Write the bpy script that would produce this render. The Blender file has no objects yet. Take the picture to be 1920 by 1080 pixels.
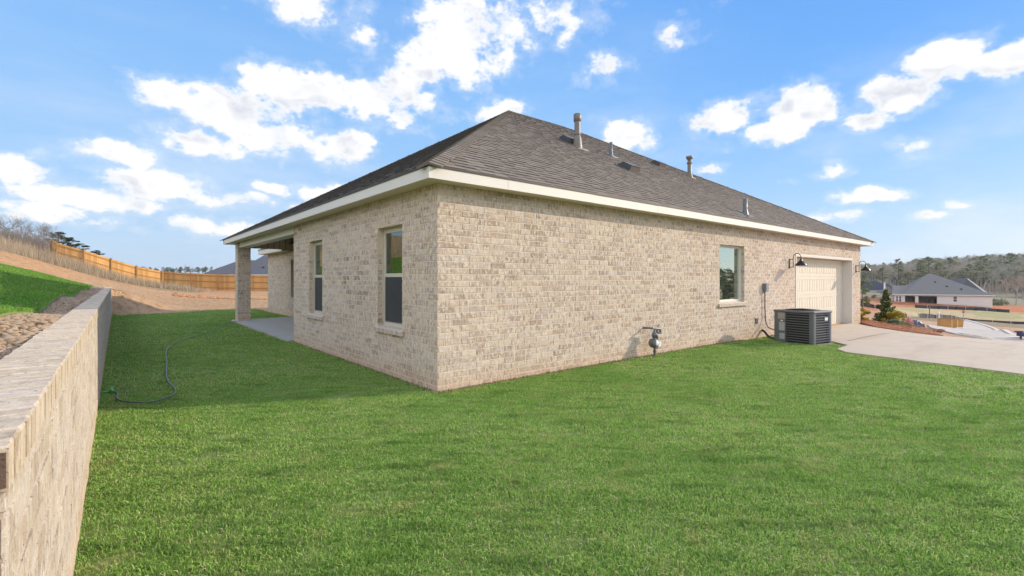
import bpy, bmesh, math, random
import numpy as np
from mathutils import Vector, Matrix
from mathutils.geometry import tessellate_polygon

SC = bpy.context.scene
COL = SC.collection
R_ = math.radians

# ------------------------------------------------------------------ camera
CAM = (-3.238, -5.437, 1.5)
YAW = 39.69                                   # the camera looks this many degrees from +Y towards +X
cd = bpy.data.cameras.new('camera')
cd.sensor_width = 36.0
cd.lens = 16.725
cd.shift_y = -17.0 / 1920.0
cd.clip_start = 0.05
cd.clip_end = 6000.0
cam = bpy.data.objects.new('camera', cd)
cam.location = CAM
cam.rotation_euler = (R_(90), 0, -R_(YAW))
COL.objects.link(cam)
SC.camera = cam

# ------------------------------------------------------------------ exposure
SC.view_settings.view_transform = 'Standard'
SC.view_settings.look = 'None'
SC.view_settings.exposure = 1.22
SC.view_settings.gamma = 1.0
SC.view_settings.use_curve_mapping = False
SC.cycles.use_denoising = True
SC.cycles.max_bounces = 6
SC.cycles.diffuse_bounces = 3
SC.cycles.glossy_bounces = 3
SC.cycles.transmission_bounces = 4
SC.cycles.transparent_max_bounces = 8
SC.cycles.sample_clamp_indirect = 6.0

# ------------------------------------------------------------------ sun
SUN = Vector((2.2, -1.0, 0.96)).normalized()   # towards the sun
SUN_EL = math.asin(SUN.z)
SUN_ROT = math.atan2(SUN.x, SUN.y)
ld = bpy.data.lights.new('sun', 'SUN')
ld.energy = 2.05
ld.angle = R_(0.53)
ld.color = (1.0, 0.87, 0.70)
sun = bpy.data.objects.new('sun', ld)
sun.rotation_euler = SUN.to_track_quat('Z', 'Y').to_euler()
sun.location = (30, -20, 30)
COL.objects.link(sun)


# ------------------------------------------------------------------ node helper
class NT:
    def __init__(self, tree):
        self.t = tree
        tree.nodes.clear()

    def n(self, typ, **kw):
        nd = self.t.nodes.new(typ)
        for k, v in kw.items():
            setattr(nd, k, v)
        return nd

    def put(self, sock, v):
        if v is None:
            return
        if isinstance(v, bpy.types.NodeSocket):
            self.t.links.new(v, sock)
        else:
            try:
                sock.default_value = v
            except Exception:
                sock.default_value = tuple(v) + (1.0,)

    def math(self, op, a, b=None, c=None, clamp=False):
        nd = self.n('ShaderNodeMath', operation=op)
        nd.use_clamp = clamp
        for i, v in enumerate((a, b, c)):
            self.put(nd.inputs[i], v)
        return nd.outputs[0]

    def vmath(self, op, a, b=None, out=0):
        nd = self.n('ShaderNodeVectorMath', operation=op)
        self.put(nd.inputs[0], a)
        self.put(nd.inputs[1], b)
        return nd.outputs[out]

    def mix(self, f, a, b, blend='MIX'):
        nd = self.n('ShaderNodeMix', data_type='RGBA', blend_type=blend)
        self.put(nd.inputs[0], f)
        self.put(nd.inputs[6], col4(a))
        self.put(nd.inputs[7], col4(b))
        return nd.outputs[2]

    def ramp(self, f, stops, interp='LINEAR'):
        nd = self.n('ShaderNodeValToRGB')
        cr = nd.color_ramp
        cr.interpolation = interp
        while len(cr.elements) < len(stops):
            cr.elements.new(0.5)
        for e, (p, c) in zip(cr.elements, stops):
            e.position = p
            e.color = col4(c) if not isinstance(c, (int, float)) else (c, c, c, 1)
        self.put(nd.inputs[0], f)
        return nd.outputs[0]

    def noise(self, vec, scale, detail=4.0, rough=0.5, dist=0.0, out=0):
        nd = self.n('ShaderNodeTexNoise')
        self.put(nd.inputs['Vector'], vec)
        nd.inputs['Scale'].default_value = scale
        nd.inputs['Detail'].default_value = detail
        nd.inputs['Roughness'].default_value = rough
        nd.inputs['Distortion'].default_value = dist
        return nd.outputs[out]

    def smooth(self, v, lo, hi):
        nd = self.n('ShaderNodeMapRange', interpolation_type='SMOOTHSTEP')
        self.put(nd.inputs[0], v)
        self.put(nd.inputs[1], lo)
        self.put(nd.inputs[2], hi)
        return nd.outputs[0]

    def comb(self, x, y, z):
        nd = self.n('ShaderNodeCombineXYZ')
        for i, v in enumerate((x, y, z)):
            self.put(nd.inputs[i], v)
        return nd.outputs[0]

    def sep(self, v):
        nd = self.n('ShaderNodeSeparateXYZ')
        self.put(nd.inputs[0], v)
        return nd.outputs

    def scale(self, v, s):
        nd = self.n('ShaderNodeVectorMath', operation='MULTIPLY')
        self.put(nd.inputs[0], v)
        nd.inputs[1].default_value = s
        return nd.outputs[0]


def col4(c):
    if isinstance(c, (tuple, list)) and len(c) == 3:
        return tuple(c) + (1.0,)
    return c


# ------------------------------------------------------------------ world: sky with clouds by direction
def build_world():
    w = bpy.data.worlds.new('World')
    SC.world = w
    w.use_nodes = True
    T = NT(w.node_tree)
    sky = T.n('ShaderNodeTexSky', sky_type='NISHITA')
    sky.sun_disc = False
    sky.sun_elevation = SUN_EL
    sky.sun_rotation = SUN_ROT
    sky.altitude = 0
    sky.air_density = 1.0
    sky.dust_density = 0.6
    sky.ozone_density = 2.2
    skyc = sky.outputs[0]
    d = T.n('ShaderNodeTexCoord').outputs['Generated']
    s = T.sep(d)
    az = T.math('MULTIPLY', T.math('ARCTAN2', s[0], s[1]), 180 / math.pi)
    el = T.math('MULTIPLY', T.math('ARCSINE', s[2]), 180 / math.pi)
    # a soft warp so that no cloud is an ellipse
    n1 = T.noise(d, 5.0, 5.0, 0.6, out=1)
    ns = T.sep(n1)
    az2 = T.math('ADD', az, T.math('MULTIPLY', T.math('SUBTRACT', ns[0], 0.5), 9.0))
    el2 = T.math('ADD', el, T.math('MULTIPLY', T.math('SUBTRACT', ns[1], 0.5), 5.0))
    p = T.comb(az2, el2, 0.0)
    # azimuth, elevation, half width, half height (degrees), strength
    blobs = CLOUDS
    cur = None
    top = None
    for (a, e, rx, ry, st) in blobs:
        q = T.vmath('SUBTRACT', p, (a, e, 0.0))
        q = T.vmath('MULTIPLY', q, (1.0 / rx, 1.0 / ry, 0.0))
        l = T.vmath('DOT_PRODUCT', q, q, out=1)
        v = T.math('MULTIPLY_ADD', l, -st, st)
        cur = v if cur is None else T.math('MAXIMUM', cur, v)
    nz = T.noise(T.scale(d, (1, 1, 1.5)), 9.0, 9.0, 0.62)
    fine = T.noise(T.scale(d, (1, 1, 1.4)), 26.0, 8.0, 0.6)
    nn = T.math('ADD', T.math('MULTIPLY', T.math('SUBTRACT', nz, 0.56), 4.6), T.math('MULTIPLY', T.math('SUBTRACT', fine, 0.5), 1.9))
    field = T.math('ADD', T.math('MAXIMUM', cur, -1.2), nn)
    dens = T.smooth(field, -0.15, 0.65)
    fringe = T.math('MULTIPLY', T.smooth(T.math('ADD', field, T.math('MULTIPLY', T.math('SUBTRACT', fine, 0.5), 2.0)), -0.9, 0.5), 0.24)
    dens = T.math('MAXIMUM', dens, fringe)
    # thin veil over the whole sky, thicker low down
    veil = T.noise(T.scale(d, (1.0, 2.0, 5.0)), 2.2, 7.0, 0.6)
    low = T.smooth(el, 26.0, 1.0)
    veil = T.math('MULTIPLY', T.smooth(veil, 0.42, 0.75), T.math('MULTIPLY_ADD', low, 0.34, 0.07))
    # inner shading of a cloud: the thick middle and underside are greyer, rims and tops white
    thick = T.smooth(T.math('ADD', field, T.math('MULTIPLY', T.math('SUBTRACT', fine, 0.5), 2.4)), 0.5, 2.3)
    nl1 = T.noise(T.scale(d, (1, 1, 1.5)), 9.0, 2.2, 0.5)
    nl2 = T.noise(T.scale(T.vmath('ADD', d, (0.022, -0.008, 0.034)), (1, 1, 1.5)), 9.0, 2.2, 0.5)
    rel = T.smooth(T.math('SUBTRACT', nl1, nl2), 0.03, -0.10)      # sides turned from the sun
    sh = T.math('MULTIPLY', T.math('MAXIMUM', T.math('MULTIPLY', rel, T.smooth(field, 0.2, 1.2)), T.math('MULTIPLY', thick, 0.35)), 0.9)
    ccol = T.mix(sh, (1.05, 1.04, 1.03), (0.68, 0.71, 0.80))
    # gain added to clouds outside the view, so unseen sky fills the shade
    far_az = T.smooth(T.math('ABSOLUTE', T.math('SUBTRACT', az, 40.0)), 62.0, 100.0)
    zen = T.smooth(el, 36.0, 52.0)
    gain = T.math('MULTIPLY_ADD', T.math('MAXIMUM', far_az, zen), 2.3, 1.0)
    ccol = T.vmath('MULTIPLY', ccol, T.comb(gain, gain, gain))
    base = T.vmath('MULTIPLY', skyc, (SKY_S, SKY_S, SKY_S))
    grad = T.ramp(T.math('DIVIDE', T.math('ADD', el, 2.0), 62.0), [(0.0, (0.50, 0.66, 0.86)), (0.08, (0.48, 0.66, 0.90)), (0.20, (0.37, 0.62, 0.96)), (0.36, (0.27, 0.55, 0.98)), (0.55, (0.19, 0.46, 0.95)), (1.0, (0.09, 0.30, 0.78))])
    grad = T.mix(T.math('MULTIPLY', T.smooth(az, 35.0, 85.0), T.smooth(el, 2.0, 24.0)), grad, T.mix(1.0, grad, (0.52, 0.76, 0.96), 'MULTIPLY'))
    base = T.mix(0.88, base, T.vmath('MULTIPLY', grad, (HZ_S, HZ_S, HZ_S)))
    base = T.mix(veil, base, T.vmath('MULTIPLY', (0.92, 0.95, 1.0), (CL_S, CL_S, CL_S)))
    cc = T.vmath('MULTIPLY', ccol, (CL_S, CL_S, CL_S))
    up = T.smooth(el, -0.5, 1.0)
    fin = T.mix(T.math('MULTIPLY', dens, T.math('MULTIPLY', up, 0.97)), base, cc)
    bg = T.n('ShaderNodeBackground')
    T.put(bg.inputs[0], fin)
    bg.inputs[1].default_value = 1.0
    out = T.n('ShaderNodeOutputWorld')
    w.node_tree.links.new(bg.outputs[0], out.inputs[0])
    w.cycles.sampling_method = 'MANUAL'
    w.cycles.sample_map_resolution = 512


SKY_S, HZ_S, CL_S = 0.085, 0.445, 0.44
# (azimuth from +Y towards +X, elevation, half width, half height, strength)
CLOUDS = [
    (18.4, 27.6, 5.0, 2.6, 1.1), (21.6, 25.6, 3.0, 1.6, 1.0),
    (33.0, 26.8, 5.5, 5.0, 1.25), (38.5, 27.5, 6.0, 4.0, 1.25), (45.0, 29.0, 6.5, 2.6, 1.1), (29.0, 23.5, 4.0, 1.8, 1.0),
    (24.0, 20.6, 6.5, 3.2, 1.3), (16.0, 19.6, 6.5, 3.0, 1.3), (28.0, 18.4, 4.5, 2.4, 1.1), (9.5, 17.0, 6.0, 2.6, 1.25),
    (4.5, 16.8, 4.0, 1.8, 1.1), (14.5, 15.2, 7.0, 2.1, 1.25), (6.5, 13.6, 4.5, 1.5, 1.15), (20.0, 14.6, 4.5, 2.0, 1.1),
    (39.5, 19.2, 4.2, 1.6, 1.0), (49.8, 23.6, 3.6, 1.5, 0.95), (59.2, 25.6, 2.8, 1.3, 0.9),
    (54.8, 16.0, 3.4, 2.0, 1.3), (52.0, 14.4, 3.0, 1.3, 1.1),
    (63.5, 17.0, 4.2, 1.9, 1.2), (70.0, 16.9, 4.6, 2.3, 1.25), (67.5, 14.6, 3.4, 1.3, 1.1),
    (80.0, 16.4, 3.8, 2.2, 1.25), (83.6, 18.4, 3.6, 2.2, 1.25), (77.0, 14.6, 2.8, 1.1, 1.0), (87.0, 17.6, 3.0, 1.8, 1.2),
    (62.4, 11.9, 2.3, 0.9, 1.0), (79.6, 11.6, 2.2, 0.9, 0.95), (72.0, 10.4, 2.4, 0.7, 0.8),
    (75.5, 7.8, 3.6, 0.9, 1.0), (73.0, 6.2, 3.0, 0.7, 0.95), (80.0, 5.7, 1.8, 0.7, 1.0), (82.5, 6.6, 1.4, 0.6, 0.9),
    (-2.0, 7.4, 5.5, 1.2, 1.0), (3.5, 9.4, 6.5, 1.3, 1.1), (-6.5, 8.8, 3.5, 1.3, 1.05), (10.0, 8.8, 3.6, 1.0, 0.9),
    (0.5, 11.6, 3.5, 1.2, 1.0), (16.8, 8.2, 3.0, 1.1, 1.1), (20.5, 10.0, 5.0, 1.2, 1.1), (22.5, 7.6, 3.4, 1.1, 1.1), (13.0, 10.2, 1.8, 0.8, 1.0),
    (9.0, 5.6, 5.0, 1.0, 0.7), (-4.0, 5.4, 6.0, 1.0, 0.7),
    # broad bright cumulus added over the unseen sky as fill for shaded walls
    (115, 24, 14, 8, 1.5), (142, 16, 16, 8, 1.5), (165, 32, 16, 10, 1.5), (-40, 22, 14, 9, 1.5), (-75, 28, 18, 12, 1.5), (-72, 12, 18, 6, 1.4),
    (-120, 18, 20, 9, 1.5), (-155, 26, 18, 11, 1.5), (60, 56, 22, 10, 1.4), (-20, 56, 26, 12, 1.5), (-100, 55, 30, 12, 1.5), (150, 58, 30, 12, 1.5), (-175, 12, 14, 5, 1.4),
]
build_world()

# ------------------------------------------------------------------ mesh builder
class MB:
    def __init__(self):
        self.v = []
        self.f = []
        self.fm = []
        self.smooth = []

    def add(self, verts, faces, mi=0, smooth=False, M=None):
        o = len(self.v)
        if M is not None:
            verts = [tuple(M @ Vector(p)) for p in verts]
        self.v += [tuple(p) for p in verts]
        for f in faces:
            self.f.append(tuple(i + o for i in f))
            self.fm.append(mi)
            self.smooth.append(smooth)
        return self

    def box(self, x0, x1, y0, y1, z0, z1, mi=0, M=None):
        v = [(x0, y0, z0), (x1, y0, z0), (x1, y1, z0), (x0, y1, z0), (x0, y0, z1), (x1, y0, z1), (x1, y1, z1), (x0, y1, z1)]
        f = [(3, 2, 1, 0), (4, 5, 6, 7), (0, 1, 5, 4), (1, 2, 6, 5), (2, 3, 7, 6), (3, 0, 4, 7)]
        return self.add(v, f, mi, False, M)

    def bbox(self, x0, x1, y0, y1, z0, z1, b=0.01, mi=0, M=None):
        bm = bmesh.new()
        bmesh.ops.create_cube(bm, size=1.0)
        for q in bm.verts:
            q.co = Vector(((x0 + x1) / 2 + q.co.x * (x1 - x0), (y0 + y1) / 2 + q.co.y * (y1 - y0), (z0 + z1) / 2 + q.co.z * (z1 - z0)))
        bmesh.ops.bevel(bm, geom=bm.edges[:], offset=b, segments=2, affect='EDGES', profile=0.6)
        bm.verts.index_update()
        vs = [tuple(q.co) for q in bm.verts]
        fs = [tuple(q.index for q in f.verts) for f in bm.faces]
        bm.free()
        return self.add(vs, fs, mi, False, M)

    def quad(self, a, b, c, d, mi=0):
        return self.add([a, b, c, d], [(0, 1, 2, 3)], mi)

    def prism(self, pts, z0, z1, mi=0, M=None):
        n = len(pts)
        v = [(x, y, z0) for x, y in pts] + [(x, y, z1) for x, y in pts]
        f = [tuple(range(n - 1, -1, -1)), tuple(range(n, 2 * n))]
        f += [(i, (i + 1) % n, n + (i + 1) % n, n + i) for i in range(n)]
        return self.add(v, f, mi, False, M)

    def tube(self, pts, r, n=8, mi=0, caps=True, M=None):
        pts = [Vector(p) for p in pts]
        rs = r if isinstance(r, (list, tuple)) else [r] * len(pts)
        vs, fs = [], []
        up = None
        for i, p in enumerate(pts):
            t = (pts[min(i + 1, len(pts) - 1)] - pts[max(i - 1, 0)]).normalized()
            if up is None:
                up = Vector((0, 0, 1)) if abs(t.z) < 0.9 else Vector((1, 0, 0))
            a = t.cross(up)
            if a.length < 1e-5:
                a = t.orthogonal()
            a.normalize()
            b = t.cross(a).normalized()
            up = -b if False else a.cross(t)
            for k in range(n):
                w = 2 * math.pi * k / n
                vs.append(tuple(p + (a * math.cos(w) + b * math.sin(w)) * rs[i]))
        for i in range(len(pts) - 1):
            for k in range(n):
                fs.append((i * n + k, i * n + (k + 1) % n, (i + 1) * n + (k + 1) % n, (i + 1) * n + k))
        self.add(vs, fs, mi, True, M)
        if caps:
            m = len(vs)
            self.add(vs[:n], [tuple(range(n))], mi, False, M)
            self.add(vs[m - n:], [tuple(range(n - 1, -1, -1))], mi, False, M)
        return self

    def lathe(self, prof, n=20, mi=0, M=None, smooth=True):
        vs, fs = [], []
        for (r, z) in prof:
            for k in range(n):
                w = 2 * math.pi * k / n
                vs.append((r * math.cos(w), r * math.sin(w), z))
        for i in range(len(prof) - 1):
            for k in range(n):
                fs.append((i * n + k, i * n + (k + 1) % n, (i + 1) * n + (k + 1) % n, (i + 1) * n + k))
        return self.add(vs, fs, mi, smooth, M)

    def build(self, name, mats, parent=None, loc=None):
        me = bpy.data.meshes.new(name)
        me.from_pydata(self.v, [], self.f)
        if not isinstance(mats, (list, tuple)):
            mats = [mats]
        for m in mats:
            me.materials.append(m)
        me.polygons.foreach_set('material_index', self.fm)
        me.polygons.foreach_set('use_smooth', self.smooth)
        me.update()
        o = bpy.data.objects.new(name, me)
        COL.objects.link(o)
        if parent is not None:
            o.parent = parent
        if loc is not None:
            o.location = loc
        return o


def np_mesh(name, verts, faces, mats, mi=None, parent=None, attr=None, smooth=False):
    """verts Nx3, faces MxK (one K), linked as one object"""
    me = bpy.data.meshes.new(name)
    verts = np.ascontiguousarray(verts, dtype=np.float32)
    faces = np.ascontiguousarray(faces, dtype=np.int32)
    m, k = faces.shape
    me.vertices.add(len(verts))
    me.vertices.foreach_set('co', verts.ravel())
    me.loops.add(m * k)
    me.loops.foreach_set('vertex_index', faces.ravel())
    me.polygons.add(m)
    me.polygons.foreach_set('loop_start', np.arange(0, m * k, k, dtype=np.int32))
    if not isinstance(mats, (list, tuple)):
        mats = [mats]
    for q in mats:
        me.materials.append(q)
    if mi is not None:
        me.polygons.foreach_set('material_index', np.ascontiguousarray(mi, dtype=np.int32))
    if smooth:
        me.polygons.foreach_set('use_smooth', np.ones(m, dtype=bool))
    if attr:
        for an, val in attr.items():
            at_ = me.attributes.new(an, 'FLOAT_COLOR', 'POINT')
            at_.data.foreach_set('color', np.ascontiguousarray(val, dtype=np.float32).ravel())
    me.update(calc_edges=True)
    o = bpy.data.objects.new(name, me)
    COL.objects.link(o)
    if parent is not None:
        o.parent = parent
    return o


def tag(o, label=None, cat=None, group=None, kind=None):
    if label:
        o['label'] = label
    if cat:
        o['category'] = cat
    if group:
        o['group'] = group
    if kind:
        o['kind'] = kind
    return o


def thing(name, label, cat, loc=(0, 0, 0), rz=0.0, group=None):
    o = bpy.data.objects.new(name, None)
    o.empty_display_size = 0.2
    COL.objects.link(o)
    o.location = loc
    o.rotation_euler = (0, 0, rz)
    return tag(o, label, cat, group)


def copy_tree(o, parent=None):
    c = o.copy()
    COL.objects.link(c)
    if parent is not None:
        c.parent = parent
    for ch in list(o.children):
        copy_tree(ch, c)
    return c


def ray(px, py):
    a = (px - 960.0) / 892.0
    return (0.6386 + a * 0.7695, 0.7695 - a * 0.6386, (523.0 - py) / 892.0)


def at(px, py, D):
    """the point of the place seen in that direction at depth D metres"""
    v = ray(px, py)
    return (CAM[0] + v[0] * D, CAM[1] + v[1] * D, CAM[2] + v[2] * D)


# ------------------------------------------------------------------ materials
def mat(name):
    m = bpy.data.materials.new(name)
    m.use_nodes = True
    T = NT(m.node_tree)
    out = T.n('ShaderNodeOutputMaterial')
    b = T.n('ShaderNodeBsdfPrincipled')
    m.node_tree.links.new(b.outputs[0], out.inputs[0])
    return m, T, b, out


def bump(T, b, h, strength=0.3, dist=0.01):
    nd = T.n('ShaderNodeBump')
    nd.inputs['Strength'].default_value = strength
    nd.inputs['Distance'].default_value = dist
    T.put(nd.inputs['Height'], h)
    T.put(b.inputs['Normal'], nd.outputs[0])


def plain(name, c1, c2=None, scale=6.0, rough=0.6, metal=0.0, bmp=0.0, bscale=None, spec=0.5, detail=5.0, stretch=(1, 1, 1), coords='Object', lo=0.3, hi=0.7):
    m, T, b, out = mat(name)
    p = T.n('ShaderNodeTexCoord').outputs[coords]
    p = T.scale(p, stretch)
    nz = T.noise(p, scale, detail, 0.6)
    if c2 is None:
        c2 = tuple(x * 0.8 for x in c1)
    T.put(b.inputs['Base Color'], T.ramp(nz, [(lo, c1), (hi, c2)]))
    b.inputs['Roughness'].default_value = rough
    b.inputs['Metallic'].default_value = metal
    b.inputs['Specular IOR Level'].default_value = spec
    if bmp:
        bump(T, b, T.noise(p, bscale or scale * 6, 6.0, 0.6), bmp, 0.01)
    return m


def brick_mat(name, bw=0.25, bh=0.0868, mort=0.0105, along='auto', bond=True, tones=None, mortar=(0.60, 0.475, 0.315), bumps=0.8):
    m, T, b, out = mat(name)
    geo = T.n('ShaderNodeNewGeometry')
    P = T.sep(geo.outputs['Position'])
    N = T.sep(geo.outputs['True Normal'])
    ax = T.math('GREATER_THAN', T.math('ABSOLUTE', N[0]), 0.5)
    u = T.math('ADD', T.math('MULTIPLY', P[0], T.math('SUBTRACT', 1.0, ax)), T.math('MULTIPLY', P[1], ax))
    z = T.math('ADD', P[2], 2.0)
    if along == 'y':            # courses run across the wall: rowlock
        u, z = P[0], T.math('ADD', P[1], 40.0)
    if along == 'soldier':      # upright bricks
        u, z = P[2], u
    posn = geo.outputs['Position']
    wob = T.noise(posn, 3.5, 2.0, 0.5, out=1)
    ws = T.sep(wob)
    z = T.math('MULTIPLY_ADD', T.math('SUBTRACT', ws[0], 0.5), 0.010, z)
    u = T.math('MULTIPLY_ADD', T.math('SUBTRACT', ws[1], 0.5), 0.014, u)
    rz = T.math('DIVIDE', z, bh)
    row = T.math('FLOOR', rz)
    # running bond with a little drift from course to course
    rj = T.n('ShaderNodeTexWhiteNoise', noise_dimensions='1D')
    T.put(rj.inputs['W'], row)
    half = T.math('MULTIPLY', T.math('FLOORED_MODULO', row, 2.0), 0.5)
    half = T.math('MULTIPLY_ADD', rj.outputs[0], 0.16, half)
    if not bond:
        half = 0.0
    cu = T.math('ADD', T.math('DIVIDE', u, bw), half)
    colm = T.math('FLOOR', cu)
    fu = T.math('FRACT', cu)
    fz = T.math('FRACT', rz)
    du = T.math('MULTIPLY', T.math('MINIMUM', fu, T.math('SUBTRACT', 1.0, fu)), bw)
    dz = T.math('MULTIPLY', T.math('MINIMUM', fz, T.math('SUBTRACT', 1.0, fz)), bh)
    d = T.math('MINIMUM', du, dz)
    nf = T.noise(posn, 55.0, 4.0, 0.6)
    nm = T.noise(posn, 16.0, 4.0, 0.6)
    d = T.math('MULTIPLY_ADD', T.math('SUBTRACT', nf, 0.5), 0.011, d)
    face = T.smooth(d, mort * 0.35, mort * 0.75)
    wn = T.n('ShaderNodeTexWhiteNoise', noise_dimensions='3D')
    T.put(wn.inputs['Vector'], T.comb(colm, row, T.math('MULTIPLY', ax, 7.0)))
    rnd = wn.outputs[0]
    rc = T.sep(wn.outputs[1])
    big = T.noise(posn, 0.55, 3.0, 0.5)
    r2 = T.math('ADD', T.math('MULTIPLY', rnd, 0.72), T.math('MULTIPLY', T.math('SUBTRACT', big, 0.34), 0.75), clamp=True)
    tones = tones or [(0.0, (0.62, 0.53, 0.43)), (0.3, (0.57, 0.475, 0.385)), (0.6, (0.53, 0.435, 0.35)), (0.82, (0.47, 0.375, 0.30)), (0.95, (0.37, 0.285, 0.225)), (1.0, (0.29, 0.215, 0.165))]
    c = T.ramp(r2, tones)
    # tumbled, lime-washed face: pale smears and darker bare clay
    sm = T.noise(T.scale(posn, (1, 1, 0.45)), 30.0, 5.0, 0.65)
    c = T.mix(T.math('MULTIPLY', T.smooth(sm, 0.48, 0.64), 0.55), c, (0.68, 0.595, 0.51))
    sm2 = T.noise(T.scale(posn, (1, 1, 0.35)), 42.0, 4.0, 0.6)
    c = T.mix(T.math('MULTIPLY', T.smooth(sm2, 0.53, 0.66), 0.5), c, (0.36, 0.285, 0.235))
    c = T.mix(T.math('MULTIPLY', T.smooth(nm, 0.56, 0.75), T.math('MULTIPLY_ADD', rc[1], 0.55, 0.12)), c, (0.20, 0.15, 0.11))
    vo = T.n('ShaderNodeTexVoronoi')
    T.put(vo.inputs['Vector'], T.scale(posn, (1, 1, 0.7)))
    vo.inputs['Scale'].default_value = 9.0
    chip = T.smooth(T.math('ADD', vo.outputs[0], T.math('MULTIPLY', T.math('SUBTRACT', nf, 0.5), 0.3)), 0.17, 0.08)
    c = T.mix(T.math('MULTIPLY', chip, 0.75), c, (0.10, 0.075, 0.06))
    mc = T.mix(T.noise(posn, 2.0, 3.0, 0.5), mortar, tuple(x * 0.85 for x in mortar))
    c = T.mix(face, mc, c)
    # soil splashed on the foot of the wall
    ft = T.math('MULTIPLY', T.smooth(T.math('ADD', P[2], T.math('MULTIPLY', T.math('SUBTRACT', nm, 0.5), 0.3)), 0.30, 0.0), 0.42)
    c = T.mix(ft, c, (0.46, 0.30, 0.17))
    T.put(b.inputs['Base Color'], c)
    b.inputs['Roughness'].default_value = 0.92
    b.inputs['Specular IOR Level'].default_value = 0.2
    h = T.math('ADD', T.math('MULTIPLY', face, 0.55), T.math('ADD', T.math('MULTIPLY', nm, 0.35), T.math('MULTIPLY', nf, 0.4)))
    h = T.math('ADD', h, T.math('MULTIPLY', rc[0], 0.25))
    h = T.math('SUBTRACT', h, T.math('MULTIPLY', chip, 0.4))
    bump(T, b, h, bumps, 0.010)
    return m


M = {}
M['brick'] = brick_mat('brick')
M['wall_brick'] = brick_mat('retaining_brick', mortar=(0.56, 0.47, 0.37), tones=[(0.0, (0.60, 0.51, 0.40)), (0.4, (0.55, 0.46, 0.35)), (0.75, (0.48, 0.39, 0.30)), (1.0, (0.36, 0.28, 0.21))], bumps=0.5)
M['cap_brick'] = brick_mat('cap_brick', bw=1.0, bh=0.0762, mort=0.008, along='y', bond=False, tones=[(0.0, (0.64, 0.53, 0.42)), (0.5, (0.58, 0.475, 0.375)), (0.85, (0.52, 0.42, 0.325)), (1.0, (0.44, 0.345, 0.26))], mortar=(0.54, 0.43, 0.32), bumps=0.6)
M['dark_brick'] = plain('dark_brick', (0.16, 0.10, 0.07), (0.09, 0.06, 0.045), 30, 0.9, bmp=0.6)
M['sill_brick'] = brick_mat('sill_brick', bw=0.2, bh=0.0762, mort=0.009, along='soldier', tones=[(0.0, (0.60, 0.51, 0.42)), (0.5, (0.54, 0.44, 0.36)), (1.0, (0.40, 0.30, 0.24))])
M['trim'] = plain('cream_trim', (0.70, 0.645, 0.57), (0.66, 0.605, 0.53), 1.2, 0.55, bmp=0.08, bscale=40)
M['soffit'] = None
M['frame'] = plain('window_frame_vinyl', (0.56, 0.50, 0.41), (0.53, 0.47, 0.38), 3.0, 0.45)
M['drip'] = plain('drip_edge', (0.055, 0.038, 0.028), (0.04, 0.03, 0.022), 4.0, 0.5, metal=0.3)
M['screen'] = plain('insect_screen', (0.030, 0.030, 0.032), (0.045, 0.045, 0.047), 2.0, 0.7)
M['joint'] = plain('sealant', (0.20, 0.13, 0.09), (0.14, 0.09, 0.06), 20, 0.9)
M['grey_metal'] = plain('grey_painted_metal', (0.25, 0.26, 0.27), (0.19, 0.20, 0.21), 8, 0.45, metal=0.2)
M['meter_grey'] = plain('meter_grey_paint', (0.15, 0.155, 0.165), (0.11, 0.115, 0.12), 12, 0.45, metal=0.2)
M['vent_pipe'] = plain('weathered_pipe', (0.20, 0.175, 0.145), (0.14, 0.122, 0.10), 7, 0.5, metal=0.25, stretch=(1, 1, 0.3))
M['vent_black'] = plain('black_vent', (0.022, 0.022, 0.026), (0.035, 0.034, 0.036), 10, 0.5)
M['vent_brown'] = plain('brown_vent', (0.15, 0.125, 0.105), (0.10, 0.085, 0.07), 8, 0.45)
M['black_metal'] = plain('dark_bronze', (0.022, 0.019, 0.018), (0.032, 0.028, 0.026), 10, 0.35, metal=0.5)
M['brass'] = plain('brass', (0.55, 0.38, 0.15), (0.40, 0.27, 0.10), 12, 0.4, metal=0.8)
M['unit_grey'] = plain('unit_grey', (0.155, 0.158, 0.165), (0.13, 0.133, 0.14), 5, 0.5, metal=0.15)
M['unit_dark'] = plain('unit_interior', (0.012, 0.012, 0.014), (0.02, 0.02, 0.022), 60, 0.6)
M['sticker'] = plain('white_sticker', (0.72, 0.71, 0.68), (0.66, 0.65, 0.62), 20, 0.6)
M['dull_sticker'] = plain('dull_sticker', (0.42, 0.42, 0.41), (0.36, 0.36, 0.35), 20, 0.6)
M['tan_panel'] = plain('unit_tan_panel', (0.36, 0.31, 0.26), (0.30, 0.26, 0.22), 5, 0.5)
M['rubber'] = plain('black_rubber', (0.018, 0.018, 0.020), (0.03, 0.03, 0.032), 15, 0.6)
M['hose'] = plain('green_hose', (0.10, 0.155, 0.115), (0.07, 0.115, 0.085), 10, 0.4)
M['nozzle'] = plain('green_nozzle', (0.06, 0.36, 0.08), (0.05, 0.28, 0.06), 10, 0.4)
M['white'] = plain('white_plastic', (0.75, 0.74, 0.72), (0.68, 0.67, 0.65), 5, 0.5)
M['red'] = plain('red_paint', (0.45, 0.03, 0.03), (0.38, 0.025, 0.025), 5, 0.5)


def soffit_mat():
    m, T, b, out = mat('soffit_vinyl')
    P = T.sep(T.n('ShaderNodeNewGeometry').outputs['Position'])
    k = T.math('FRACT', T.math('DIVIDE', T.math('ADD', P[0], P[1]), 0.1))
    g = T.smooth(T.math('ABSOLUTE', T.math('SUBTRACT', k, 0.5)), 0.43, 0.49)
    c = T.mix(g, (0.70, 0.60, 0.48), (0.44, 0.37, 0.29))
    T.put(b.inputs['Base Color'], c)
    b.inputs['Roughness'].default_value = 0.6
    bump(T, b, T.math('SUBTRACT', 1.0, g), 0.5, 0.01)
    return m


M['soffit'] = soffit_mat()


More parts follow.
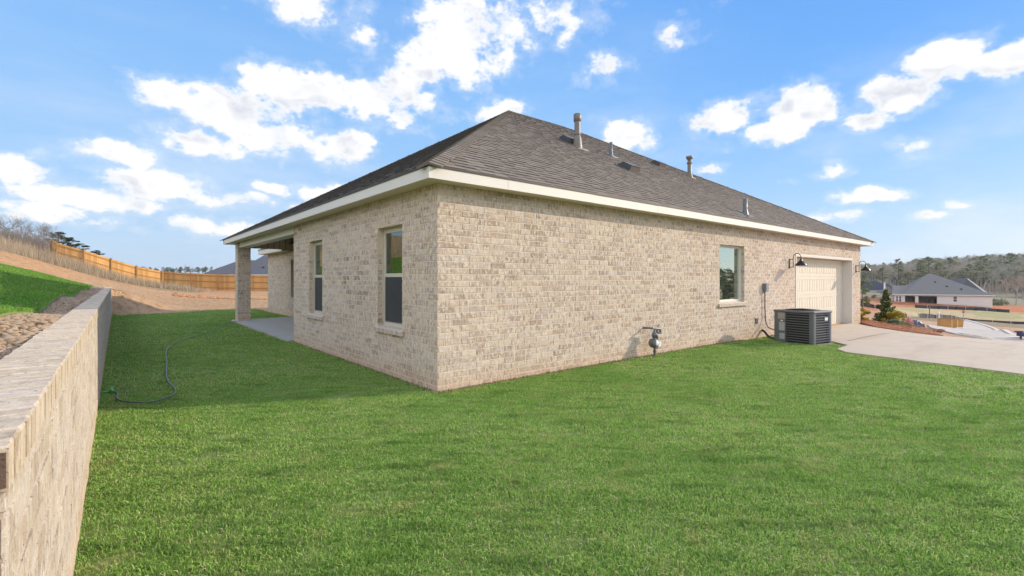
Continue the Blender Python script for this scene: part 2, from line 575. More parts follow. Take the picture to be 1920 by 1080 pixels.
def board_mat(name, c1, c2, pitch, axis=0):
    m, T, b, out = mat(name)
    geo = T.n('ShaderNodeNewGeometry').outputs['Position']
    P = T.sep(geo)
    q = T.math('DIVIDE', P[axis], pitch)
    k = T.math('FRACT', q)
    g = T.smooth(T.math('ABSOLUTE', T.math('SUBTRACT', k, 0.5)), 0.42, 0.48)
    nz = T.noise(T.scale(geo, (6, 6, 0.7)), 3.0, 5.0, 0.6)
    c = T.mix(nz, c1, c2)
    c = T.mix(g, c, tuple(x * 0.35 for x in c2))
    T.put(b.inputs['Base Color'], c)
    b.inputs['Roughness'].default_value = 0.75
    bump(T, b, T.math('SUBTRACT', 1.0, g), 0.6, 0.01)
    return m


M['batten'] = board_mat('vertical_siding', (0.50, 0.40, 0.31), (0.42, 0.34, 0.26), 0.2, 0)


def shingle_mat():
    m, T, b, out = mat('shingle')
    geo = T.n('ShaderNodeNewGeometry')
    r = geo.outputs['Random Per Island']
    pos = geo.outputs['Position']
    c = T.ramp(r, [(0.0, (0.175, 0.143, 0.112)), (0.35, (0.195, 0.161, 0.127)), (0.7, (0.212, 0.176, 0.14)), (1.0, (0.235, 0.195, 0.156))])
    big = T.noise(pos, 0.6, 3.0, 0.5)
    c = T.mix(T.math('MULTIPLY', T.smooth(big, 0.4, 0.7), 0.25), c, (0.17, 0.135, 0.105))
    gr = T.noise(pos, 140.0, 2.0, 0.6)
    c = T.mix(T.math('MULTIPLY', T.smooth(gr, 0.40, 0.68), 0.25), c, (0.235, 0.20, 0.17))
    gr2 = T.noise(pos, 90.0, 2.0, 0.5)
    c = T.mix(T.math('MULTIPLY', T.smooth(gr2, 0.55, 0.72), 0.25), c, (0.045, 0.038, 0.034))
    T.put(b.inputs['Base Color'], c)
    b.inputs['Roughness'].default_value = 0.95
    b.inputs['Specular IOR Level'].default_value = 0.15
    bump(T, b, gr, 0.5, 0.004)
    return m


M['shingle'] = shingle_mat()
M['shingle_edge'] = plain('shingle_edge', (0.06, 0.051, 0.045), (0.08, 0.068, 0.06), 8.0, 0.95)


def glass_mat(name, tint, refl=0.32, rough=0.015):
    """coated double glazing: a clear tinted pane that also mirrors what stands outside"""
    m, T, b, out = mat(name)
    m.node_tree.nodes.remove(b)
    tr = T.n('ShaderNodeBsdfTransparent')
    tr.inputs[0].default_value = tint + (1.0,)
    gl = T.n('ShaderNodeBsdfGlossy')
    gl.inputs['Color'].default_value = (0.80, 0.95, 0.88, 1)
    gl.inputs['Roughness'].default_value = rough
    pos = T.n('ShaderNodeNewGeometry').outputs['Position']
    bn = T.n('ShaderNodeBump')
    bn.inputs['Strength'].default_value = 0.05
    bn.inputs['Distance'].default_value = 0.02
    T.put(bn.inputs['Height'], T.noise(pos, 2.5, 1.0, 0.5))
    T.put(gl.inputs['Normal'], bn.outputs[0])
    lw = T.n('ShaderNodeFresnel')
    lw.inputs['IOR'].default_value = 1.5
    f = T.math('ADD', T.math('MULTIPLY', lw.outputs[0], 1.3), refl, clamp=True)
    mx = T.n('ShaderNodeMixShader')
    T.put(mx.inputs[0], f)
    m.node_tree.links.new(tr.outputs[0], mx.inputs[1])
    m.node_tree.links.new(gl.outputs[0], mx.inputs[2])
    m.node_tree.links.new(mx.outputs[0], out.inputs[0])
    return m


M['glass'] = glass_mat('window_glass', (0.45, 0.52, 0.48), 0.13)
M['pale_glass'] = glass_mat('pale_green_glass', (0.88, 0.98, 0.92), 0.44)
M['room'] = plain('room_inside', (0.10, 0.095, 0.085), (0.08, 0.075, 0.07), 2, 0.9)
M['blind'] = plain('pale_blind', (0.66, 0.80, 0.70), (0.60, 0.74, 0.64), 2, 0.8)


def concrete_mat(name, c1, c2, scale=1.4):
    m, T, b, out = mat(name)
    pos = T.n('ShaderNodeNewGeometry').outputs['Position']
    n1 = T.noise(pos, scale, 6.0, 0.62)
    c = T.ramp(n1, [(0.3, c1), (0.7, c2)])
    n2 = T.noise(pos, 60.0, 4.0, 0.6)
    c = T.mix(T.math('MULTIPLY', T.smooth(n2, 0.45, 0.75), 0.3), c, tuple(x * 0.72 for x in c2))
    n3 = T.noise(T.scale(pos, (0.35, 2.2, 1)), 0.9, 5.0, 0.65)
    c = T.mix(T.math('MULTIPLY', T.smooth(n3, 0.48, 0.70), 0.38), c, (0.34, 0.255, 0.18))
    T.put(b.inputs['Base Color'], c)
    b.inputs['Roughness'].default_value = 0.85
    b.inputs['Specular IOR Level'].default_value = 0.25
    bump(T, b, n2, 0.25, 0.004)
    return m


M['concrete'] = concrete_mat('concrete', (0.50, 0.415, 0.32), (0.44, 0.36, 0.275))
M['patio_concrete'] = concrete_mat('patio_concrete', (0.42, 0.41, 0.38), (0.36, 0.35, 0.325))
M['road'] = concrete_mat('road_concrete', (0.47, 0.41, 0.35), (0.41, 0.36, 0.31), 0.25)


def blade_mat(name, stops, base=(0.10, 0.16, 0.035), patch=None, trans=0.3):
    m, T, b, out = mat(name)
    geo = T.n('ShaderNodeNewGeometry')
    r = geo.outputs['Random Per Island']
    pos = geo.outputs['Position']
    c = T.ramp(r, stops)
    if patch:
        n1 = T.noise(T.scale(pos, (1, 1, 0.2)), 0.55, 4.0, 0.6)
        c = T.mix(T.math('MULTIPLY', T.smooth(n1, 0.42, 0.66), 0.5), c, patch[0])
        n2 = T.noise(T.scale(pos, (1, 1, 0.2)), 2.6, 4.0, 0.65)
        c = T.mix(T.math('MULTIPLY', T.smooth(n2, 0.54, 0.70), 0.6), c, patch[1])
        mp = T.n('ShaderNodeMapping')
        mp.inputs['Rotation'].default_value = (0, 0, R_(39.7))
        T.put(mp.inputs['Vector'], pos)
        str_ = T.scale(mp.outputs[0], (0.55, 2.6, 0.2))
        n3 = T.noise(str_, 3.0, 6.0, 0.72)
        c = T.mix(T.math('MULTIPLY', T.smooth(n3, 0.50, 0.64), 0.65), c, patch[2])
        n4 = T.noise(T.vmath('ADD', str_, (7.3, 3.1, 0)), 2.2, 6.0, 0.72)
        c = T.mix(T.math('MULTIPLY', T.smooth(n4, 0.55, 0.68), 0.5), c, patch[1])
    T.put(b.inputs['Base Color'], c)
    b.inputs['Roughness'].default_value = 0.55
    b.inputs['Specular IOR Level'].default_value = 0.12
    tl = T.n('ShaderNodeBsdfTranslucent')
    T.put(tl.inputs[0], c)
    mx = T.n('ShaderNodeMixShader')
    mx.inputs[0].default_value = trans
    m.node_tree.links.new(b.outputs[0], mx.inputs[1])
    m.node_tree.links.new(tl.outputs[0], mx.inputs[2])
    m.node_tree.links.new(mx.outputs[0], out.inputs[0])
    return m


M['blade'] = blade_mat('grass_blade', [(0.0, (0.10, 0.20, 0.035)), (0.3, (0.225, 0.405, 0.072)), (0.65, (0.335, 0.52, 0.11)), (0.86, (0.44, 0.58, 0.17)), (0.95, (0.54, 0.50, 0.26)), (1.0, (0.62, 0.55, 0.36))],
                       patch=((0.17, 0.34, 0.055), (0.43, 0.43, 0.16), (0.085, 0.185, 0.035)))
M['bank_blade'] = blade_mat('bank_grass_blade', [(0.0, (0.07, 0.17, 0.022)), (0.35, (0.14, 0.30, 0.04)), (0.75, (0.22, 0.38, 0.06)), (0.93, (0.32, 0.44, 0.11)), (1.0, (0.50, 0.45, 0.22))],
                            patch=((0.12, 0.30, 0.04), (0.30, 0.36, 0.10), (0.08, 0.19, 0.03)))
M['weed'] = blade_mat('dry_weed', [(0.0, (0.28, 0.20, 0.13)), (0.4, (0.42, 0.32, 0.215)), (0.75, (0.53, 0.43, 0.305)), (1.0, (0.36, 0.29, 0.17))], trans=0.25)
M['straw'] = blade_mat('pine_straw', [(0.0, (0.38, 0.145, 0.065)), (0.4, (0.58, 0.24, 0.105)), (0.8, (0.68, 0.35, 0.17)), (1.0, (0.72, 0.48, 0.28))], trans=0.15)
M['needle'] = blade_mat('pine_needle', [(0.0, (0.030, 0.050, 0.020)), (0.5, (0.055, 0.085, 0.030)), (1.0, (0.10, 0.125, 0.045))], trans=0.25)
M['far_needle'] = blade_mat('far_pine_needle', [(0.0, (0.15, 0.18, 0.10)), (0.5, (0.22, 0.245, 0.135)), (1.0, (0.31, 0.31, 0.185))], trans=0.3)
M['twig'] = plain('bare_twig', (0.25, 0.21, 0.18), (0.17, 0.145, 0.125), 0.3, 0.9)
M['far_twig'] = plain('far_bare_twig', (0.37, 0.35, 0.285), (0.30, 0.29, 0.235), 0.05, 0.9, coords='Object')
M['brown_twig'] = plain('brown_twig', (0.42, 0.315, 0.245), (0.35, 0.26, 0.205), 0.3, 0.9)
M['bark'] = plain('bark', (0.15, 0.11, 0.085), (0.09, 0.07, 0.055), 6, 0.95, bmp=0.5, stretch=(1, 1, 0.3))
M['holly'] = blade_mat('holly_leaf', [(0.0, (0.025, 0.055, 0.024)), (0.45, (0.06, 0.115, 0.038)), (0.72, (0.17, 0.21, 0.05)), (0.9, (0.42, 0.40, 0.14)), (1.0, (0.68, 0.64, 0.42))], trans=0.2)
M['gold'] = blade_mat('golden_leaf', [(0.0, (0.12, 0.15, 0.025)), (0.35, (0.34, 0.31, 0.04)), (0.75, (0.62, 0.44, 0.05)), (1.0, (0.66, 0.33, 0.07))], trans=0.3)
M['sage'] = blade_mat('sage_leaf', [(0.0, (0.10, 0.14, 0.08)), (0.6, (0.24, 0.29, 0.16)), (1.0, (0.45, 0.47, 0.30))], trans=0.25)
M['far_leaf'] = blade_mat('far_leaf', [(0.0, (0.09, 0.14, 0.05)), (0.6, (0.15, 0.20, 0.07)), (1.0, (0.22, 0.24, 0.10))], trans=0.25)


def ground_mat():
    m, T, b, out = mat('ground')
    pos = T.n('ShaderNodeNewGeometry').outputs['Position']
    a = T.n('ShaderNodeAttribute', attribute_name='region').outputs['Color']
    n1 = T.noise(pos, 0.35, 6.0, 0.65)
    n2 = T.noise(pos, 3.0, 6.0, 0.65)
    n3 = T.noise(pos, 18.0, 5.0, 0.6)
    c = T.mix(T.math('MULTIPLY', T.smooth(n1, 0.38, 0.68), 0.55), a, T.mix(1.0, a, (1.25, 1.18, 1.10), 'MULTIPLY'))
    c = T.mix(T.math('MULTIPLY', T.smooth(n2, 0.46, 0.66), 0.75), c, T.mix(1.0, a, (0.66, 0.56, 0.50), 'MULTIPLY'))
    c = T.mix(T.math('MULTIPLY', T.smooth(n3, 0.50, 0.72), 0.45), c, T.mix(1.0, a, (0.68, 0.64, 0.60), 'MULTIPLY'))
    T.put(b.inputs['Base Color'], c)
    b.inputs['Roughness'].default_value = 0.95
    b.inputs['Specular IOR Level'].default_value = 0.15
    h = T.math('ADD', T.math('MULTIPLY', n2, 0.8), T.math('MULTIPLY', n3, 0.45))
    bump(T, b, h, 1.0, 0.12)
    return m


M['ground'] = ground_mat()
M['turf'] = plain('turf_soil', (0.16, 0.24, 0.045), (0.24, 0.23, 0.08), 3.0, 0.95, bmp=0.6, bscale=40, coords='Object')
M['clod'] = plain('soil_clod', (0.40, 0.29, 0.19), (0.27, 0.19, 0.12), 1.6, 0.95, bmp=0.6, bscale=30)
M['mulch'] = plain('mulch_soil', (0.34, 0.135, 0.065), (0.22, 0.085, 0.045), 5.0, 0.95, bmp=0.7, bscale=40)

# ------------------------------------------------------------------ terrain heights
class RBF:
    def __init__(self, pts, c=1.5):
        self.p = np.array([(a, b) for a, b, _ in pts], dtype=np.float64)
        z = np.array([q[2] for q in pts], dtype=np.float64)
        self.c = c
        n = len(pts)
        A = np.zeros((n + 1, n + 1))
        r = np.sqrt(((self.p[:, None] - self.p[None]) ** 2).sum(-1) + c * c)
        A[:n, :n] = r
        A[:n, n] = 1
        A[n, :n] = 1
        self.w = np.linalg.solve(A, np.append(z, 0))

    def __call__(self, x, y):
        x = np.asarray(x, dtype=np.float64)
        y = np.asarray(y, dtype=np.float64)
        sh = x.shape
        x = x.ravel()
        y = y.ravel()
        out = np.zeros(len(x))
        for i in range(0, len(x), 20000):
            dx = x[i:i + 20000, None] - self.p[None, :, 0]
            dy = y[i:i + 20000, None] - self.p[None, :, 1]
            out[i:i + 20000] = np.sqrt(dx * dx + dy * dy + self.c ** 2) @ self.w[:-1] + self.w[-1]
        return out.reshape(sh)


BACK = [at(340, 553, 40), at(350, 543, 52.5), at(437, 546, 53), at(503, 546, 54), at(440, 572, 27), at(500, 574, 27), at(440, 562, 34), at(500, 562, 34),
        at(450, 535, 85), at(520, 535, 85), at(350, 526, 120), at(460, 526, 120), at(350, 518, 600), at(500, 518, 600), at(420, 517, 1400), at(900, 517, 1200), at(700, 528, 100), at(700, 518, 500)]
HILLP = [at(0, 470, 35), at(60, 485, 38), at(130, 505, 42), at(200, 522, 46), at(260, 536, 47),
         (at(107, 0, 45)[0], at(107, 0, 45)[1], 3.1), (at(157, 0, 46)[0], at(157, 0, 46)[1], 2.45), (at(208, 0, 48)[0], at(208, 0, 48)[1], 1.7),
         (at(256, 0, 50)[0], at(256, 0, 50)[1], 1.0), (at(304, 0, 52)[0], at(304, 0, 52)[1], 0.5),
         at(0, 452, 50), at(-200, 425, 50), at(-500, 380, 50), at(0, 450, 72), at(60, 466, 65), at(120, 484, 62), at(-300, 400, 90), at(-100, 470, 160), at(100, 515, 110), at(180, 530, 120), at(260, 530, 160), at(0, 510, 300), at(0, 515, 600),
         at(216, 560, 25), at(216, 545, 31), at(216, 534, 38), at(262, 566, 27), at(262, 550, 35), at(310, 572, 26), at(310, 560, 33), at(380, 572, 27), at(380, 562, 34)]
RIGHT = [(10, 0, -.04), (13, 0, -.08), (17.4, 0, -.15), (18.4, 0, -.22), (17.2, -.65, -.25), (18.6, -2.05, -.5), (19.2, -4.2, -.62), (8, -5, -.01), (12, -5, -.1), (15, -5, -.25), (16.5, -8, -.4),
         (12, -12, -.2), (20, -12, -.9), (10.5, -2.5, -.06), (13.5, -2.5, -.12), (16, -2.5, -.28), (20, 0, -.36), (21.5, 0, -.45), (21.5, -1, -.62), (23, -2, -1.25), (20, -2.6, -.63), (21, -3.2, -.74), (24, -4, -1.35), (26, -3, -1.95), (20, 3, -.3), (20, 9, -.3), (24, 3, -.7), (26, 10, -.8),
         at(1690, 612, 24), at(1735, 628, 24), at(1690, 605, 32), at(1640, 600, 40), at(1720, 612, 40), at(1918, 632, 32), at(1860, 640, 30), at(1841, 637, 45), at(1760, 625, 45), at(1900, 640, 38),
         at(1780, 621, 55), at(1700, 608, 55), at(1860, 622, 60), at(1640, 592, 62), at(1920, 622, 55), at(1806, 607, 100), at(1700, 596, 80), at(1900, 608, 85),
         at(1860, 604, 90), at(1740, 595, 92), at(1860, 590, 110), at(1740, 586, 110), at(1920, 592, 110), at(1670, 583, 105), at(1860, 581, 124), at(1920, 586, 124), at(1740, 577, 124),
         at(1630, 588, 72), at(1630, 571, 110), at(1630, 556, 150), at(1765, 571, 134), at(1690, 571, 134), at(1850, 572, 134), at(1760, 568, 160), at(1900, 572, 150), at(1920, 560, 190),
         at(1640, 540, 190), at(1800, 545, 210), at(1800, 527, 300), at(1800, 505, 430), at(1620, 524, 300), at(1620, 514, 430), at(1950, 520, 300), at(1950, 497, 430), at(1700, 512, 430), at(1800, 507, 700), at(1400, 518, 500), at(1300, 540, 200), at(2100, 500, 500),
         at(2200, 640, 40), at(2200, 600, 110), at(2400, 560, 200), (40, -40, -3), (20, -40, -1), (80, -60, -6), (40, 20, -2), (60, 40, -3), (100, 60, -4), (150, 100, -4), (40, 60, -1.5), (600, -400, 10), (0, -300, 6), (-100, -100, 8), (0, -100, 1.5), (200, -200, 2)]
YARD = [(x, y, 0.0) for x in (-3, 0, 3, 6) for y in (-9, -5, -1, 3, 8, 13, 18)] + [(-3.3, 21.0, .06), (-1, 21.5, .03), (1, 20.5, .02), (4, 20, 0.0), (9, 12, 0), (12, 16, -.1), (0, -14, 0), (6, -14, 0), (-3, -20, 0.1), (14, 5, -.1)]
SHELF = []
for yy in (-14, -8, -3, 2, 7, 12, 17, 21):
    for xx, zz in ((-3.3, 1.10), (-3.7, 1.10), (-4.0, 1.13), (-6, 1.80), (-8.5, 2.55), (-12, 3.4)):
        SHELF.append((xx, yy, zz))
SHELF += [(-4.3, 25, 1.12), (-5, 27, 1.3), (-7, 29, 1.9), (-20, 0, 5.0), (-20, 15, 5.0), (-20, -15, 5.0), (-40, 10, 8), (-40, -20, 8), (-20, -40, 4)]
LOW = RBF(YARD + RIGHT + BACK + HILLP)
HIGH = RBF(SHELF + HILLP + BACK + [q for q in RIGHT if q[1] < -30])


def ground_z(x, y):
    x = np.asarray(x, dtype=np.float64)
    y = np.asarray(y, dtype=np.float64)
    lo, hi = LOW(x, y), HIGH(x, y)
    # behind the retaining wall the ground is a step up; past its far end the bank slopes down round it
    t = np.clip((y - 20.2) / 6.0, 0, 1)
    x0 = -3.575 - 0.0 * t
    x1 = -3.46 + 5.0 * np.sqrt(t)
    k = np.clip((x - x0) / (x1 - x0), 0, 1)
    k = k * k * (3 - 2 * k)
    near = hi * (1 - k) + lo * k
    far = np.clip((y - 26) / 12.0, 0, 1)
    far = far * far * (3 - 2 * far)
    left = np.clip((-x - 6.0) / 14.0, 0, 1)
    out = near * (1 - far) + lo * far
    z = np.where(x > 1.9, lo, out)
    return np.where(x < -3.7, hi * (1 - far * (1 - left) * 0.6) + lo * far * (1 - left) * 0.6, z)


def gz(x, y):
    return float(ground_z(np.array([x]), np.array([y]))[0])


def seg_dist(x, y, pts):
    """distance to a polyline"""
    best = np.full(x.shape, 1e9)
    for (ax, ay), (bx, by) in zip(pts[:-1], pts[1:]):
        dx, dy = bx - ax, by - ay
        L = dx * dx + dy * dy
        t = np.clip(((x - ax) * dx + (y - ay) * dy) / L, 0, 1)
        best = np.minimum(best, np.hypot(x - ax - t * dx, y - ay - t * dy))
    return best


def inside(x, y, poly):
    r = np.zeros(x.shape, dtype=bool)
    n = len(poly)
    for i in range(n):
        x1, y1 = poly[i]
        x2, y2 = poly[(i + 1) % n]
        c = ((y1 > y) != (y2 > y)) & (x < (x2 - x1) * (y - y1) / ((y2 - y1) if y2 != y1 else 1e-9) + x1)
        r ^= c
    return r


def depth_lat(x, y):
    a, b = x - CAM[0], y - CAM[1]
    return a * .6386 + b * .7695, a * .7695 - b * .6386


def build_ground():
    def ax(parts):
        out = []
        for a, b, st in parts:
            out += list(np.arange(a, b, st))
        return np.array(out)
    xs = ax([(-2000, -400, 200), (-400, -100, 30), (-100, -50, 4), (-50, -15, 1.2), (-15, -4.2, .6), (-4.2, -3.0, .08), (-3.0, 24, .6), (24, 60, 1.2), (60, 175, 1.1), (175, 210, 2.2), (210, 700, 16), (700, 2400, 170)])
    ys = ax([(-2000, -400, 200), (-400, -60, 24), (-60, -14, 2.5), (-14, 62, .8), (62, 140, 3), (140, 700, 20), (700, 2400, 170)])
    X, Y = np.meshgrid(xs, ys, indexing='ij')
    Z = ground_z(X, Y)
    nx, ny = X.shape
    V = np.stack([X.ravel(), Y.ravel(), Z.ravel()], 1)
    i = np.arange(nx * ny).reshape(nx, ny)
    Fc = np.stack([i[:-1, :-1].ravel(), i[1:, :-1].ravel(), i[1:, 1:].ravel(), i[:-1, 1:].ravel()], 1)
    x, y = V[:, 0], V[:, 1]
    D, L = depth_lat(x, y)
    px = 960 + 892 * L / np.maximum(D, .1)
    rs = np.random.RandomState(3)
    wob = rs.rand(len(x)) - .5
    c = np.zeros((len(x), 4))
    c[:, 3] = 1

    def paint(m, col, k=1.0):
        m = np.clip(m, 0, 1)[:, None] * k
        c[:, :3] = c[:, :3] * (1 - m) + np.array(col) * m

    paint(np.ones(len(x)), (0.26, 0.20, 0.12))                       # winter field
    yard = ((x > -60) & (x < 24) & (y > -14) & (y < 70)).astype(float)
    paint(yard, (0.465, 0.30, 0.165))                                # graded tan dirt round the house
    # redder bank by the fence, paler slope on the hill
    fence = seg_dist(x, y, [(-8.7, 51.8), (2.0, 57.0), (14, 62)])
    paint((fence < 9) * np.clip((9 - fence) / 3, 0, 1), (0.47, 0.235, 0.105), .8)
    paint(((x < -8.5) & (y < 30)).astype(float) * (x > -60), (0.33, 0.24, 0.13), .9)
    paint(((x < -5) & (y > 20)).astype(float), (0.47, 0.28, 0.14), .75)
    # weedy strip along the sloping fence
    wd = seg_dist(x, y, WEED_LINE)
    paint(np.clip((9 - wd) / 4, 0, 1) * (x < 3), (0.30, 0.225, 0.135), .85)
    paint((((D > 55) & (px < 640)) | (y > 90)).astype(float) * (x < 60), (0.20, 0.17, 0.10), .9)
    # right: street side
    rt = (x > 24) & (px > 1500)
    paint((rt & (D < 70)).astype(float), (0.46, 0.29, 0.185))
    paint((rt & (D > 88) & (D < 121)).astype(float), (0.47, 0.36, 0.20))
    pv = np.sin(x * .21 + y * .13) + np.sin(y * .37 - x * .09)
    paint((rt & (D > 88) & (D < 121) & (pv > .9)).astype(float), (0.27, 0.28, 0.11), .55)
    paint((rt & (D > 88) & (D < 121) & (pv < -.9)).astype(float), (0.42, 0.22, 0.12), .6)
    paint((rt & (D > 112) & (D < 118) & (px > 1800)).astype(float), (0.25, 0.28, 0.11), .6)
    paint((rt & (D >= 121) & (D < 146)).astype(float), (0.43, 0.155, 0.065))
    paint((rt & (D > 62) & (D < 150) & (px < 1668)).astype(float), (0.46, 0.26, 0.15), .9)
    paint((rt & (D > 100) & (D < 150) & (px < 1650)).astype(float), (0.43, 0.17, 0.075), .8)
    paint((D > 150).astype(float) * (x > 24), (0.25, 0.225, 0.155))
    o = np_mesh('ground', V, Fc, M['ground'], attr={'region': c}, smooth=True)
    tag(o, kind='structure')


FENCE_HILL = [at(107, 0, 45)[:2], at(157, 0, 46)[:2], at(208, 0, 48)[:2], at(256, 0, 50)[:2], at(304, 0, 52)[:2]]
WEED_LINE = [at(-120, 0, 41)[:2], at(0, 0, 42)[:2], at(107, 0, 44)[:2], at(208, 0, 46.5)[:2], at(304, 0, 49)[:2], at(345, 0, 49)[:2]]
build_ground()


def sheet(name, poly, step, off, m, thick=0.15, z=None, label=None):
    """a sheet laid on the ground, with real edges"""
    bm = bmesh.new()
    vs = [bm.verts.new((x, y, 0)) for x, y in poly]
    for t in tessellate_polygon([[Vector((x, y, 0)) for x, y in poly]]):
        bm.faces.new([vs[i] for i in t])
    xs = [p[0] for p in poly]
    ys = [p[1] for p in poly]
    for a in np.arange(math.floor(min(xs)), max(xs), step):
        bmesh.ops.bisect_plane(bm, geom=bm.verts[:] + bm.edges[:] + bm.faces[:], plane_co=(a, 0, 0), plane_no=(1, 0, 0))
    for a in np.arange(math.floor(min(ys)), max(ys), step):
        bmesh.ops.bisect_plane(bm, geom=bm.verts[:] + bm.edges[:] + bm.faces[:], plane_co=(0, a, 0), plane_no=(0, 1, 0))
    bmesh.ops.remove_doubles(bm, verts=bm.verts[:], dist=1e-4)
    co = np.array([v.co[:] for v in bm.verts])
    zz = ground_z(co[:, 0], co[:, 1]) + off if z is None else np.full(len(co), z)
    for v, q in zip(bm.verts, zz):
        v.co.z = q
    bmesh.ops.recalc_face_normals(bm, faces=bm.faces[:])
    if sum(f.normal.z for f in bm.faces) < 0:
        bmesh.ops.reverse_faces(bm, faces=bm.faces[:])
    ed = [e for e in bm.edges if e.is_boundary]
    r = bmesh.ops.extrude_edge_only(bm, edges=ed)
    for v in [g for g in r['geom'] if isinstance(g, bmesh.types.BMVert)]:
        v.co.z -= thick
    me = bpy.data.meshes.new(name)
    bm.to_mesh(me)
    bm.free()
    me.materials.append(m)
    o = bpy.data.objects.new(name, me)
    COL.objects.link(o)
    return o


LAWN = [(-3.42, -15), (6.0, -15), (6.6, -9), (7.5, -4.8), (8.1, -2.35), (8.5, -2.08), (9.5, -2.0), (10.1, -1.5), (10.3, -.8), (10.35, -.09), (5, -.085), (-.05, -.085), (-.055, 6.55),
        (-.16, 6.6), (-.16, 13.95), (2.0, 13.98), (2.0, 20.4), (0.9, 20.6), (0.0, 20.5), (-1.0, 20.2), (-2.0, 20.05), (-2.8, 20.0), (-3.42, 19.9)]
HILL_LAWN = [(-3.88, -12), (-3.90, 4), (-3.90, 14), (-3.98, 20), (-4.25, 24.2), (-4.8, 26.5), (-6.5, 31), (-8.6, 36), (-10.0, 39), (-9.5, 28), (-8.9, 16), (-8.8, 4), (-8.9, -12)]
tag(sheet('lawn', LAWN, 1.0, 0.012, M['turf']), kind='structure')
tag(sheet('bank_lawn', HILL_LAWN, .5, 0.03, M['turf']), kind='structure')
DRIVE = [(10.35, -.03), (17.42, -.03), (17.55, -.6), (17.95, -1.3), (18.7, -2.1), (20.5, -2.9), (24, -3.5), (30, -3.9), (36, -4.2), (36, -9.5), (22, -9.5), (12, -9.6), (6.6, -9.0), (7.5, -4.8), (8.1, -2.35), (8.5, -2.08), (9.5, -2.0), (10.1, -1.5), (10.3, -.8)]
tag(sheet('driveway', DRIVE, 0.8, 0.045, M['concrete']), kind='structure')
tag(sheet('patio', [(-.12, 6.62), (2.6, 6.62), (2.6, 13.9), (-.12, 13.9)], 5.0, 0, M['patio_concrete'], z=0.05), kind='structure')


def joints():
    mb = MB()

    def strip(a, b, w=0.018):
        n = 14
        d = Vector((b[0] - a[0], b[1] - a[1], 0)).normalized()
        s = Vector((-d.y, d.x, 0)) * w / 2
        pts = []
        for i in range(n + 1):
            t = i / n
            x, y = a[0] + (b[0] - a[0]) * t, a[1] + (b[1] - a[1]) * t
            z = gz(x, y) + 0.053
            pts += [(x + s.x, y + s.y, z), (x - s.x, y - s.y, z)]
        mb.add(pts, [(2 * i, 2 * i + 1, 2 * i + 3, 2 * i + 2) for i in range(n)])
    strip((10.4, -1.75), (18.2, -1.75))
    strip((9.0, -4.9), (24, -4.9))
    strip((13.2, -1.75), (13.2, -9.0))
    strip((18.3, -1.9), (18.3, -9.0))
    o = mb.build('driveway_joints', M['joint'])
    tag(o, kind='structure')


joints()


# ------------------------------------------------------------------ grass
def vnoise(x, y, seed):
    """smooth value noise 0..1"""
    tab = np.random.RandomState(seed + 77).rand(256, 256)
    xi, yi = np.floor(x).astype(int), np.floor(y).astype(int)
    fx, fy = x - xi, y - yi
    fx, fy = fx * fx * (3 - 2 * fx), fy * fy * (3 - 2 * fy)
    g = lambda a, b: tab[a % 256, b % 256]
    return (g(xi, yi) * (1 - fx) + g(xi + 1, yi) * fx) * (1 - fy) + (g(xi, yi + 1) * (1 - fx) + g(xi + 1, yi + 1) * fx) * fy


def blades(name, poly, rings, m, seed, h=(0.03, 0.06), w=0.005, lean=0.9, avoid=None, zoff=0.01):
    rs = np.random.RandomState(seed)
    V, Fc = [], []
    off = 0
    P = np.array(poly)
    x0, y0 = P.min(0)
    x1, y1 = P.max(0)
    for (r0, r1, dens, ws, hs) in rings:
        bx0, bx1 = max(x0, CAM[0] - r1), min(x1, CAM[0] + r1)
        by0, by1 = max(y0, CAM[1] - r1), min(y1, CAM[1] + r1)
        if bx1 <= bx0 or by1 <= by0:
            continue
        n = int((bx1 - bx0) * (by1 - by0) * dens)
        x = rs.uniform(bx0, bx1, n)
        y = rs.uniform(by0, by1, n)
        D, L = depth_lat(x, y)
        r = np.hypot(x - CAM[0], y - CAM[1])
        back = (D < np.abs(L) * 0.5 - 1.0)
        keep = (r >= r0) & (r < r1) & inside(x, y, poly) & (~back | (rs.rand(n) < 0.12))
        if avoid is not None:
            keep &= ~avoid(x, y)
        # clumpy, a little bare in places
        keep &= rs.rand(n) < np.clip(0.35 + 1.3 * vnoise(x * 5, y * 5, seed + 3), 0, 1)
        x, y = x[keep], y[keep]
        n = len(x)
        if n == 0:
            continue
        z = ground_z(x, y) + zoff
        a = rs.uniform(0, 2 * np.pi, n)
        ln = rs.uniform(h[0], h[1], n) * hs
        ln *= 0.35 + 0.5 * vnoise(x * 7, y * 7, seed) + 0.35 * vnoise(x * 2.1, y * 2.1, seed + 1) + 0.55 * vnoise((x * .77 - y * .64) * 2.6, (x * .64 + y * .77) * 13, seed + 2)
        le = rs.uniform(0.15, lean, n)
        ca, sa = np.cos(a), np.sin(a)
        ww = w * ws * rs.uniform(.7, 1.3, n)
        b = rs.uniform(0, 2 * np.pi, n)
        cb, sb = np.cos(b) * ww, np.sin(b) * ww
        p0 = np.stack([x, y, z - .01], 1)
        mx, my = x + ca * ln * le * .35, y + sa * ln * le * .35
        mz = z + ln * .62
        p1 = np.stack([mx + cb, my + sb, mz], 1)
        p3 = np.stack([mx - cb, my - sb, mz], 1)
        p2 = np.stack([x + ca * ln * le, y + sa * ln * le, z + ln * (1.05 - .35 * le)], 1)
        V.append(np.stack([p0, p1, p2, p3], 1).reshape(-1, 3))
        Fc.append(np.arange(n * 4).reshape(n, 4) + off)
        off += n * 4
    return np_mesh(name, np.concatenate(V), np.concatenate(Fc), m)


